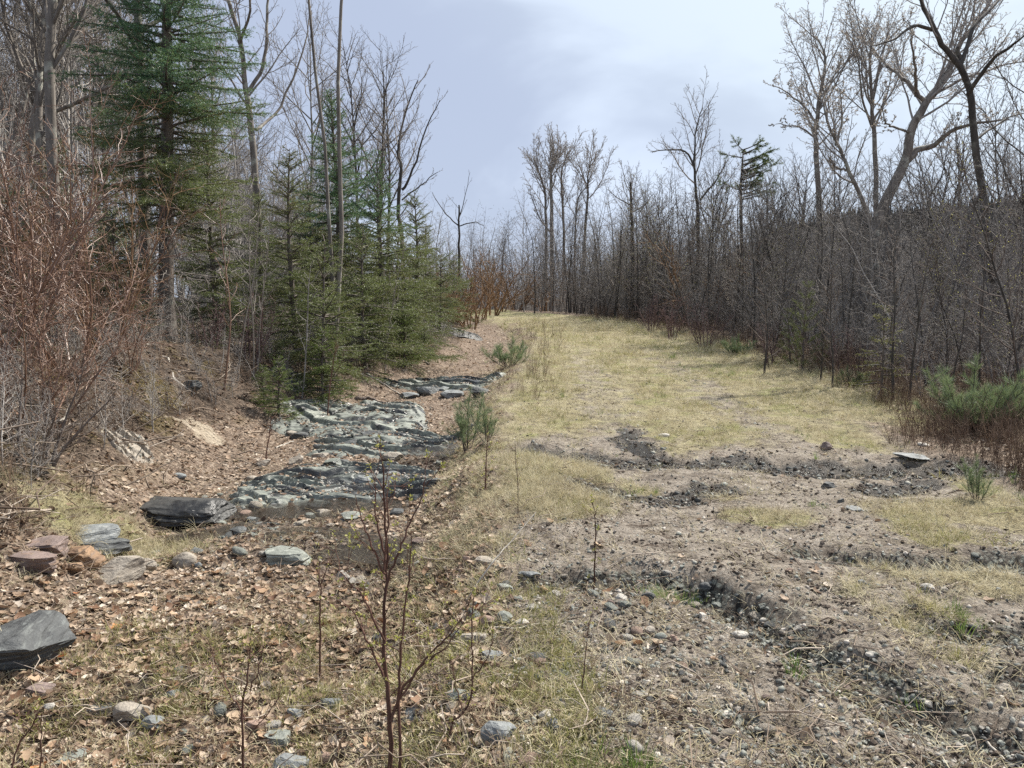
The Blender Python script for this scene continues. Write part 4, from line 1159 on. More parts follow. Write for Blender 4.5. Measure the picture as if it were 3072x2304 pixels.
for k, (px, y, top, lab) in enumerate(((1018, 21, 60, 'bare tree at the right photo edge behind the leaning trunk'), (1000, 26, 90, 'slender bare tree right of the leaning trunk'),
                                       (945, 24, 130, 'thin dark bare tree left of the leaning trunk'), (962, 27, 110, 'thin bare tree close behind the leaning trunk'),
                                       (925, 29, 150, 'thin bare tree under the big fork'), (840, 30, 140, 'bare tree between the upright maple and the crooked stem'),
                                       (790, 31, 160, 'bare tree left of the upright maple'), (765, 27, 175, 'bare tree just right of the flat-topped pine'),
                                       (720, 34, 170, 'bare tree left of the flat-topped pine'), (665, 37, 190, 'bare tree halfway along the thicket'))):
    tt, _ = make_tree('bare_tree', lab, 'tree', 200 + k, top_h(px, top, y), .065, 'tall' if k % 2 else 'vase', M['bark_dark'], M['twig_dark'], lean=(random.Random(k).uniform(-.05, .05), 0), group='bare trees of the right wood')
    put(tt, px, y, k * 1.3); rt.append(tt)

rg = np.random.default_rng(8)
for i in range(34):
    y = rg.uniform(22, 46); px = rg.uniform(600, 1050); x = spot(px, y)[0]
    if x < float(EDGE_R(np.array([y]))[0]) + 2.5: continue
    w = 'left of the twin stems' if px < 600 else 'in the right wood between lane and flat-topped pine' if px < 735 else 'in the right wood around the upright maple' if px < 850 else 'in the right wood around the leaning fork'
    d_ = dup(rt[i % 10], (x, y, H(x, y) - .08), rg.uniform(0, 6.28), rg.uniform(.55, .95), '%s bare tree %s%s' % (['slender', 'straight', 'thin', 'many-branched', 'narrow', 'spreading', 'dark', 'wiry', 'bent', 'tall-crowned'][i % 10], w, ', far back' if y > 36 else ', near the front' if y < 27 else ''), 'bare trees of the right wood', (rg.normal(0, .05), rg.normal(0, .05)))
# ---- many bare trees behind: copies
rng = np.random.default_rng(5)
def sample(n, fn, box, mind, rng, taken=None, tries=60):
    pts = [] if taken is None else list(taken); new = []
    k = 0
    while len(new) < n and k < n * tries:
        k += 1
        x = rng.uniform(box[0], box[1]); y = rng.uniform(box[2], box[3])
        if not fn(x, y): continue
        if any((x - a) ** 2 + (y - b) ** 2 < mind * mind for a, b in pts): continue
        pts.append((x, y)); new.append((x, y))
    return new
def s_of(x, y): return float(EDGE_L(np.array([y]))[0]) - x
def q_of(x, y): return x - float(EDGE_R(np.array([y]))[0])
def inview(x, y, m=.06): return abs(x) < (.666 + m) * y
def bankw(y): return .8 + float(D_WID(np.array([y]))[0]) + 2.3
pts = sample(62, lambda x, y: s_of(x, y) > bankw(y) + 1.2 and inview(x, y, .12) and (x < -.44 * y or (y > 36 and rng.uniform() < .22)) and y > (25 if x > -.56 * y else 15), (-34, 0, 10.5, 52), 1.1, rng)
for i, (x, y) in enumerate(pts):
    kt = rng.integers(0, 5); src = tall[kt]; ln_ = rng.normal(0, .04)
    lab = ('bare tree deep in the left wood' if y > 30 else 'bare grey tree standing among the left evergreens' if x > -.35 * y - 1 else 'bare grey tree behind the red shrubs on the left')
    sc = rng.uniform(.72, 1.12)
    lab = lab.replace('bare', ['thick', 'very thin', 'stout', 'pole-thin', 'slim'][kt] + (' short' if sc < .82 else ' tall' if sc > 1.02 else '') + ' bare', 1) + (', leaning left' if ln_ < -.04 else ', leaning right' if ln_ > .04 else '')
    dup(src, (x, y, H(x, y) - .1), rng.uniform(0, 6.28), sc, lab, GRP_L, (rng.normal(0, .03), ln_))

# ---- saplings: kinds, then copies
SAP = []
for k in range(8):
    kind = 'sapling' if k % 2 == 0 else 'brush'
    tm = [M['twig_dark'], M['twig_dark'], M['twig_brown'], M['twig_grey'], M['twig_grey'], M['twig_brown'], M['twig_dark'], M['twig_grey']][k]
    S = forest_spec(kind)
    if kind == 'sapling': S['n'] = [38, 8]
    else: S['len'] = [.26, .38, .42]; S['n'] = [30, 6, 3]
    tt, _ = make_tree('sapling', 'bare sapling', 'sapling', 300 + k, 6.0, .028 + .004 * (k % 3), kind, M['bark_dark'], tm, lean=(rng.normal(0, .08), rng.normal(0, .08)), S=S, limbs=False)
    if k in (2, 6): link('buds', bud_mesh('buds', rng, _[-1], 1, .026, M['bud'], 1), tt)
    SAP.append(tt)
def zone_r(x, y):
    q = q_of(x, y)
    return q > 1.5 + .5 * math.sin(y * .9) + max(0, (12 - y) * .5) and inview(x, y, .10)
front = sample(190, lambda x, y: zone_r(x, y) and q_of(x, y) < 7.5, (3, 22, 10.5, 42), .30, rng)
centre = sample(70, lambda x, y: inview(x, y) and y > 41 + .25 * max(0, -x - 2) - .35 * x * (x > 0) and s_of(x, y) < 40 and (q_of(x, y) > 1.0), (-10, 14, 36, 60), .5, rng)
leftp = sample(40, lambda x, y: s_of(x, y) > bankw(y) + .2 and inview(x, y, .08) and y > 9, (-24, 1, 9, 40), .5, rng)
first = True
def sap_label(x, y, z):
    px = 512 + F_PX * x / y
    if z == 'l': return ('thin bare sapling at the edge of the left evergreens' if px > 230 else 'thin bare sapling behind the red shrubs'), 'saplings of the left wood'
    if z == 'c': return ('bare sapling in the far thicket left of the twin maples' if px < 540 else 'bare sapling in the far thicket behind the end of the lane'), 'saplings of the far thicket'
    d = 'in the dark thicket ' if q_of(x, y) > 3.2 else 'at the front of the thicket '
    w = 'beside the upper lane' if px < 700 else 'behind the slim yellow-green pine' if px < 830 else 'below the leaning fork' if px < 930 else 'near the right photo edge'
    return 'bare sapling ' + d + w, 'saplings of the right thicket'
SAPW = ['straight dark', 'bushy dark', 'straight brown', 'bushy pale', 'straight grey', 'bushy brown', 'slender dark', 'bushy grey']
for z, L in (('r', front), ('c', centre), ('l', leftp)):
    for i, (x, y) in enumerate(L):
        k = int(rng.integers(0, 8)); lab, grp = sap_label(x, y, z)
        if z == 'c' and k == 4: k = 3
        sc = rng.uniform(.55, 1.15) * (1.0 if z == 'r' else 1.25 if z == 'c' else .8)
        if z == 'r' and y < 15: sc *= .62
        elif z == 'r': sc *= (.74 + .016 * (y - 15)) * (.80 if x > .45 * y else 1)
        lean_ = rng.normal(0, .06)
        lab = lab.replace('thin bare', 'bare').replace('slim yellow-green pine', 'slim pine').replace('bare sapling', ('short ' if sc < .62 else 'tall ' if sc > .95 else '') + SAPW[k] + ' sapling' + (' leaning left' if lean_ < -.07 else ' leaning right' if lean_ > .07 else ''))
        if len(lab.split()) > 16: lab = lab.replace(' leaning left', '').replace(' leaning right', '')
        src = SAP[k]
        if not src.get('used'):
            src['used'] = 1; src.location = (x, y, H(x, y) - .06); src.scale = (sc,) * 3; src.rotation_euler = (0, 0, rng.uniform(0, 6.28)); src['label'] = lab; src['group'] = grp
        else: dup(src, (x, y, H(x, y) - .06), rng.uniform(0, 6.28), sc, lab, grp, (rng.normal(0, .06), lean_))
for s in SAP:
    if 'used' in s: del s['used']
for o in list(COL.objects):
    if 'used' in o: del o['used']

# the rest of the thicket: too many stems to count
def merged(t, sc=1.0):
    """one mesh from a tree's parts, for pieces of the thicket"""
    bm = bmesh.new()
    for ch in t.children: bm.from_mesh(ch.data)
    me = bpy.data.meshes.new("thicket_piece"); bm.to_mesh(me); bm.free(); me.materials.append(M['far_twig'])
    me.polygons.foreach_set("material_index", np.zeros(len(me.polygons), np.int32))
    return me
pieces = [merged(s) for s in SAP]
def mass(name, label, n, fn, box, s0, s1, mind_rng, tl=(0, .8), zs=1.0):
    P, R, Sx, T = [], [], [], []
    while len(P) < n:
        x = mind_rng.uniform(box[0], box[1]); y = mind_rng.uniform(box[2], box[3])
        if not fn(x, y): continue
        P.append((x, y)); R.append((mind_rng.normal(0, .09), mind_rng.normal(0, .09), mind_rng.uniform(0, 6.28)))
        s = mind_rng.uniform(s0, s1); Sx.append((s, s, s * zs)); T.append(mind_rng.uniform(*tl))
    P = np.array(P); z = height(P[:, 0], P[:, 1], False) - .08
    scatter(name, label, np.column_stack([P, z]), R, Sx, T, pieces, mind_rng)
mass('thicket', 'dense dark mass of bare saplings behind the right verge', 620, lambda x, y: q_of(x, y) > 2.6 and q_of(x, y) < 16 and inview(x, y, .1), (4, 34, 13, 48), .36, .84, rng)
mass('thicket', 'grey mass of bare saplings closing off the far end of the lane', 900, lambda x, y: inview(x, y) and q_of(x, y) > 1.5 and y > 42 - .35 * x * (x > 0), (-26, 30, 36, 76), .7, 1.2, rng, (.1, .9))
mass('thicket', 'grey mass of thin bare stems filling the left wood', 95, lambda x, y: s_of(x, y) > bankw(y) + 3 and x < -.38 * y and inview(x, y, .08), (-34, -2, 17, 48), .8, 1.9, rng, (.6, 1))
mass('thicket', 'grey mass of thin bare stems behind the left evergreens', 230, lambda x, y: s_of(x, y) > bankw(y) + 3 and x > -.40 * y and inview(x, y, .08), (-30, -1, 24, 62), .7, 1.25, rng, (.45, .85))
mass('underbrush', 'low dark brush under the left evergreens', 240, lambda x, y: s_of(x, y) > bankw(y) + .6 and inview(x, y, .08), (-20, 0, 10.5, 34), .18, .42, rng, (0, .8), .8)
mass('underbrush', 'tangled red-brown twigs hanging over the bank crest', 520, lambda x, y: bankw(y) - 1.3 < s_of(x, y) < bankw(y) + 1.0 and inview(x, y, .08), (-8, 0, 5.5, 26), .08, .24, rng, (.6, 1), .7)
mass('underbrush', 'low dark brush along the foot of the right thicket', 420, lambda x, y: 1.6 < q_of(x, y) < 7 and inview(x, y, .08), (4, 20, 12, 40), .16, .42, rng, (0, 1), .75)

# ---- red shrubs at the left edge
def make_shrub(seed, nst, H_, mat, label):
    rg = np.random.default_rng(seed)
    t = thing('red_shrub', label, 'shrub', group='red twiggy shrubs on the left bank')
    S = dict(seg=[8, 6, 4, 2], wander=[.10, .17, .24, .28], up=[.0, .02, .01, 0], n=[16, 7, 3], ref=[1, 1.0, .4], start=[.15, .1, .15], ang=[.8, .75, .8],
             len=[.34, .42, .45], rr=[.42, .6, .7], tip=.0022, shape=lambda q: 1.1 - .65 * q, taper=.85)
    allo = [[] for _ in S['seg']]
    for k in range(nst):
        az = k * 6.283 / nst + rg.normal(0, .4); l = rg.uniform(.15, .75)
        grow(allo, rg, np.array([.12 * math.cos(az), .12 * math.sin(az), 0]), (math.cos(az) * l, math.sin(az) * l, 1), H_ * rg.uniform(.7, 1.15), .016, 0, S)
    for ln in allo[0]: link('stem', tube_mesh('stem', [ln], 6, mat), t)
    link('twigs', tube_mesh('twigs', allo[1:], [4, 3, 3], mat), t)
    return t
SH = [make_shrub(401, 6, 3.1, M['twig_red'], ''), make_shrub(402, 7, 2.6, M['twig_red'], ''), make_shrub(403, 5, 3.3, M['twig_bronze'], '')]
shr = [(0, 20, 8.2, 0.2, 1.0, 'red shrub rising from the bank at the left photo edge'), (1, 70, 8.8, 1.3, 1.05, 'dense red shrub in the middle of the left tangle'),
       (2, 108, 10.0, 2.0, .8, 'bronze-twigged shrub left of the twin trunks'), (1, -20, 7.6, 2.9, 1.1, 'red shrub mostly outside the left photo edge'),
       (0, 50, 10.4, 3.7, 1.15, 'tall red shrub behind the dense one'), (2, 5, 10.2, 4.6, 1.1, 'bronze-twigged shrub at the left edge behind the red one'),
       (1, 95, 11.4, 5.1, 1.0, 'red shrub at the back of the tangle by the grey trunk'), (0, 128, 9.9, 5.9, .55, 'short red shrub spreading over the bare bank'),
       (1, 40, 7.3, .7, .72, 'low red shrub arching over the foot of the bank'), (1, 12, 6.8, 4.1, .62, 'lowest red shrub above the mossy mound'),
       (0, 0, 13.0, 1.0, 1.3, 'far red shrub at the left edge')]
seen = set()
for k, px, y, rz, sc, lab in shr:
    if k not in seen:
        seen.add(k); o = SH[k]; o['label'] = lab
    else: o = dup(SH[k], (0, 0, 0), 0, sc, lab)
    put(o, px, y, rz, .06, sc)
# fan of thin stems at the foot of the bank
fan = make_shrub(404, 6, .95, M['twig_brown'], 'small fan of brown stems at the foot of the bank'); fan['group'] = 'small fans of stems'
x, y, z = at(38, 462); fan.location = (x, y, z - .04)

# rusty clumps and plum shrubs at the wood edges
BR = make_shrub(405, 6, 1.5, M['twig_bronze'], 'rusty bronze shrub at the end of the left treeline'); BR['group'] = 'rusty shrubs by the lane'; put(BR, 470, 32, .5, .05, 1.9)
for px, y, sc, rz, lab in ((480, 36, 2.2, 1.0, 'rusty shrub where the lane bends out of sight'), (448, 30, 1.5, 2.2, 'rusty shrub behind the last hemlock'),
                           (690, 30, 2.6, 3.0, 'tall rusty shrub standing in the right thicket'), (500, 43, 2.2, 4.2, 'rusty shrub in the far thicket'), (458, 34, 2.3, .7, 'rusty shrub in front of the broken snag'), (492, 40, 2.6, 1.9, 'tall rusty shrub just past the bend'), (516, 45, 2.0, 2.9, 'rusty shrub left of the twin maples'), (438, 31, 1.4, 3.6, 'low rusty shrub among the last hemlocks'), (545, 46, 2.0, 5.0, 'rusty shrub under the twin maples')):
    put(dup(BR, (0, 0, 0), 0, sc, lab), px, y, rz)
PL = make_shrub(406, 7, 1.25, M['twig_plum'], 'plum-coloured shrub at the front of the right thicket'); PL['group'] = 'plum shrubs by the right verge'; put(PL, 672, 24, .5, .05, 1.0)
for px, y, sc, rz, lab in ((652, 27, 1.0, 1.0, 'plum shrub farthest up the right verge'), (705, 21, .9, 2.2, 'plum shrub left of the rounded pine'), (770, 17, .7, 3.0, 'plum shrub between the two pines'),
                           (930, 15.2, .6, 3.9, 'plum shrub behind the paired dark stems'), (845, 15, .7, 4.6, 'plum shrub right of the slim pine'), (1010, 13.5, .45, 5.5, 'plum shrub behind the broad pine'),
                           (212, 12.6, .6, .2, 'plum shrub by the foot of the tall spruce'), (252, 13.2, .9, 1.7, 'plum shrub beside the leaning pale stems')):
    put(dup(PL, (0, 0, 0), 0, sc, lab), px, y, rz)

# ---- dark single saplings standing in front of the right thicket, pale leaning stems on the left
for i, (px, py, top, r, lean, lab) in enumerate(((764, 374, 235, .020, 0, 'dark sapling left of the slim pine'), (893, 402, 225, .024, .03, 'left one of the paired dark saplings by the yellow hemlock'),
                                         (908, 404, 240, .022, .07, 'right one of the paired dark saplings by the yellow hemlock'), (950, 400, 285, .016, 0, 'short dark sapling left of the broad pine'),
                                         (832, 388, 255, .016, .02, 'thin dark sapling right of the slim pine'), (820, 382, 270, .014, -.02, 'thin dark sapling touching the slim pine'), (978, 392, 230, .018, 0, 'dark sapling behind the broad pine'))):
    x, y, z = at(px, py); hgt = along(px, top, y)[2] - z
    S = forest_spec('sapling'); S['n'] = [26, 6]
    tt, _ = make_tree('sapling', lab, 'sapling', 500 + i, hgt, r, 'sapling', M['bark_dark'], M['twig_brown'], lean=(lean, 0), S=S, group='single dark saplings on the right verge')
    tt.location = (x, y, z - .04)
for i, (px, y, top, r, lean, m, lab) in enumerate(((222, 11.4, 190, .015, .14, 'twig_red', 'pale reddish stem leaning right, rooted on the bank edge'), (236, 12.2, 200, .011, .10, 'twig_grey', 'thinner pale stem behind the leaning reddish one'),
                                        (252, 12.6, 180, .013, .05, 'twig_grey', 'left one of two grey stems left of the bright spruce'), (256, 12.9, 210, .011, .16, 'twig_grey', 'right one of two grey stems left of the bright spruce'),
                                        (384, 16.6, 230, .013, .08, 'twig_grey', 'pale stem leaning right before the last spruce'), (300, 12.9, 260, .016, .25, 'twig_dark', 'dark stem leaning far right on the bank crest'))):
    S = forest_spec('sapling'); S['n'] = [14, 5]; S['start'] = [.3, .15]
    tt, _ = make_tree('sapling', lab, 'sapling', 520 + i, top_h(px, top, y), r, 'sapling', M[m], M[m], lean=(lean, 0), S=S, group='leaning stems on the left bank')
    put(tt, px, y)
# ------------------------------------------------------------------ bedrock ledges in the ditch
LEDGE_PTS = []
def ledge(label, px, py, wpx, hgt, depth, mat, seed, tilt, rz=0.0, sub=6, strata=.05, sink=.42, nstr=6, dy=0.0, kind='angular', rough=.07, k=1.55, step=None, front=0.0):
    """a hump of bedrock: beds that step up away from the viewer, feathering out under the litter"""
    x0, y0, _ = at(px, py); sx = .5 * wpx * y0 / F_PX * k; sy = depth * .95; y0 = y0 + sy * .85 + dy
    nu, nv = (120, 150) if sub > 5 else (76, 80)
    u, v = np.meshgrid(np.linspace(-1.05, 1.05, nu), np.linspace(-1.05, 1.05, nv), indexing='ij')
    c, s_ = math.cos(rz), math.sin(rz)
    wu = u + .22 * pnoise(u * 1.7 + seed, v * 1.7, seed); wv = v + .25 * pnoise(u * 1.3, v * 1.3 + seed, seed + 1)
    rr = np.abs(wu) ** 2.4 + np.abs(wv) ** 2.4
    env = np.clip(1 - rr, -.6, 1)
    t = v * nstr * .5 + u * tilt[0] * 1.6 + .62 * fbm(u * 1.2 + seed * 1.7, v * 1.0, seed + 2, 3)
    lay = np.floor(t); fr = t - lay
    hs = _hash(lay, lay * 5 + 1, seed) / 4294967296.0
    st = (step if step else min(.075, hgt * .25)); hgt = hgt * (.75 if front else .50)
    saw = sstep(0, .12, fr) * (1 - fr) * (.45 + .8 * hs)
    t2 = u * 2.2 + v * .7 + .4 * pnoise(u * 2, v * 3, seed + 5) + hs * 3
    f2 = np.abs(t2 - np.round(t2))
    crack = -sstep(.05, .0, f2) * .25 * st
    X = x0 + (u * sx) * c - (v * sy) * s_; Y = y0 + (u * sx) * s_ + (v * sy) * c
    if front:   # a steep face at the near side
        env = np.where(v < 0, np.clip(1 - np.abs(wu) ** 3, -.6, 1) * sstep(-.80, -.80 + .28, wv + .0) * 1.35 - .35, env)
    Z = height(X, Y, False) + hgt * (.62 * np.sign(env) * np.abs(env) ** .7) - .05 + (st * saw + crack) * np.clip(env * 2, 0, 1) \
        + .03 * hgt * fbm(u * 4 * sx, v * 7 * sy, seed + 3, 3) + .005 * fbm(X * 9, Y * 20, seed + 4, 3)
    ok = np.argwhere((env > .05) & (saw < .5) & (fr > .25)); rg_ = np.random.default_rng(seed)
    for i_, j_ in ok[rg_.integers(0, len(ok), int(170 * sx * sy))]: LEDGE_PTS.append((X[i_, j_], Y[i_, j_], Z[i_, j_] + .006))
    V = np.stack([X, Y, Z], -1).reshape(-1, 3); V -= np.array([x0, y0, 0]); z0 = float(V[:, 2].mean()); V[:, 2] -= z0
    idx = np.arange(nu * nv).reshape(nu, nv)
    Fq = np.stack([idx[:-1, :-1], idx[1:, :-1], idx[1:, 1:], idx[:-1, 1:]], -1).reshape(-1, 4)
    me = mesh_np('rock_ledge', V, Fq, None, M[mat], False)
    for nm_, ar in (('bed', hs), ('crack', np.maximum(sstep(.05, .0, fr) * .8, sstep(.035, .0, f2) * .7) * sstep(-.6, .0, noise3(V, 3.0, seed + 8).reshape(nu, nv)))):
        a_ = me.attributes.new(nm_, 'FLOAT', 'POINT'); a_.data.foreach_set('value', np.ascontiguousarray(ar, np.float32).ravel())
    o = link('rock_ledge', me, None, (x0, y0, z0))
    return tag(o, label, 'rock ledge', 'bedrock ledges in the ditch')
TL = [.32, -.12, 1]
ledge('wet dark ledge highest up the ditch, sloping to the right', 442, 390, 84, .60, .8, 'ledge_pale', 701, [.4, .1, 1], -.25)
ledge('pale green-grey outcrop, largest ledge in the ditch', 335, 437, 112, .52, 1.7, 'ledge_pale', 702, TL, -.15)
ledge('blocky pale ledge at the right end of the largest outcrop', 378, 424, 52, .48, .7, 'ledge_pale', 703, TL, .1, 5)
ledge('long low pale slab below the largest outcrop', 372, 458, 118, .30, .9, 'ledge_pale', 704, TL, -.2)
ledge('wet slab touching the foot of the ditch pine', 432, 452, 62, .26, .6, 'ledge_wet', 705, TL, -.1, 5)
ledge('broad flat wet slab crossed by the trickle', 335, 505, 150, .26, 1.0, 'ledge_wet', 706, [.2, -.1, 1], -.08)
ledge('low streaked slab right behind the black ledge', 262, 507, 76, .32, .8, 'ledge_pale', 707, TL, 0, 5)
ledge('small wet slab between trickle and boulder', 405, 500, 40, .26, .4, 'ledge_wet', 711, TL, .2, 5)
ledge('flat mossy slab in the pool below the black ledge', 250, 538, 60, .12, .5, 'rock_green', 712, [0, 0, 1], .1, 5)
ledge('half buried grey slab among the leaves near the trickle', 352, 476, 60, .2, .45, 'ledge_wet', 713, TL, .25, 5)
ledge('tan bedrock hump showing through the bank foot', 114, 449, 30, .26, .4, 'rock_tan', 714, [0, 0, 1], 0, 5)
ledge('dark overhanging rock where the left bank ends', 455, 335, 40, .7, .9, 'ledge_black', 715, [.2, 0, 1], .2, 5)
ledge('dark rock under the bright green young spruce', 283, 384, 24, .40, .5, 'rock_dark', 716, [.2, 0, 1], .2, 5)

def block(label, px, py, wpx, hgt, depth, mat, seed, rz=0.0, tilt=(0.08, .05), lift=.25, strata=.05, nstr=8, kind='angular', cuts=7):
    x, y, z = at(px, py); yy = y + depth * .5
    me = rock_mesh(seed, .5 * wpx * y / F_PX, depth * .6, hgt, 6, cuts, strata, .05, kind, M[mat], [.12, -.08, 1], nstr)
    for nm_ in ('bed', 'crack'):
        a_ = me.attributes.new(nm_, 'FLOAT', 'POINT'); a_.data.foreach_set('value', np.full(len(me.vertices), .5 if nm_ == 'bed' else 0, np.float32))
    o = link('rock_ledge', me, None, (x, yy, H(x, yy) + hgt * lift)); o.rotation_euler = (tilt[0], tilt[1], rz)
    return tag(o, label, 'rock ledge', 'bedrock ledges in the ditch')
block('black dripping ledge face at the left of the trickle', 168, 527, 150, .20, .66, 'ledge_black', 734, -.04, (.05, .03), .16, .04, 8, 'angular', 14)
block('grey ledge with dark face at the lower left photo edge', -26, 684, 156, .15, .62, 'rock_dark', 733, -.06, (.06, .05), .28, .035, 7, 'angular', 15)

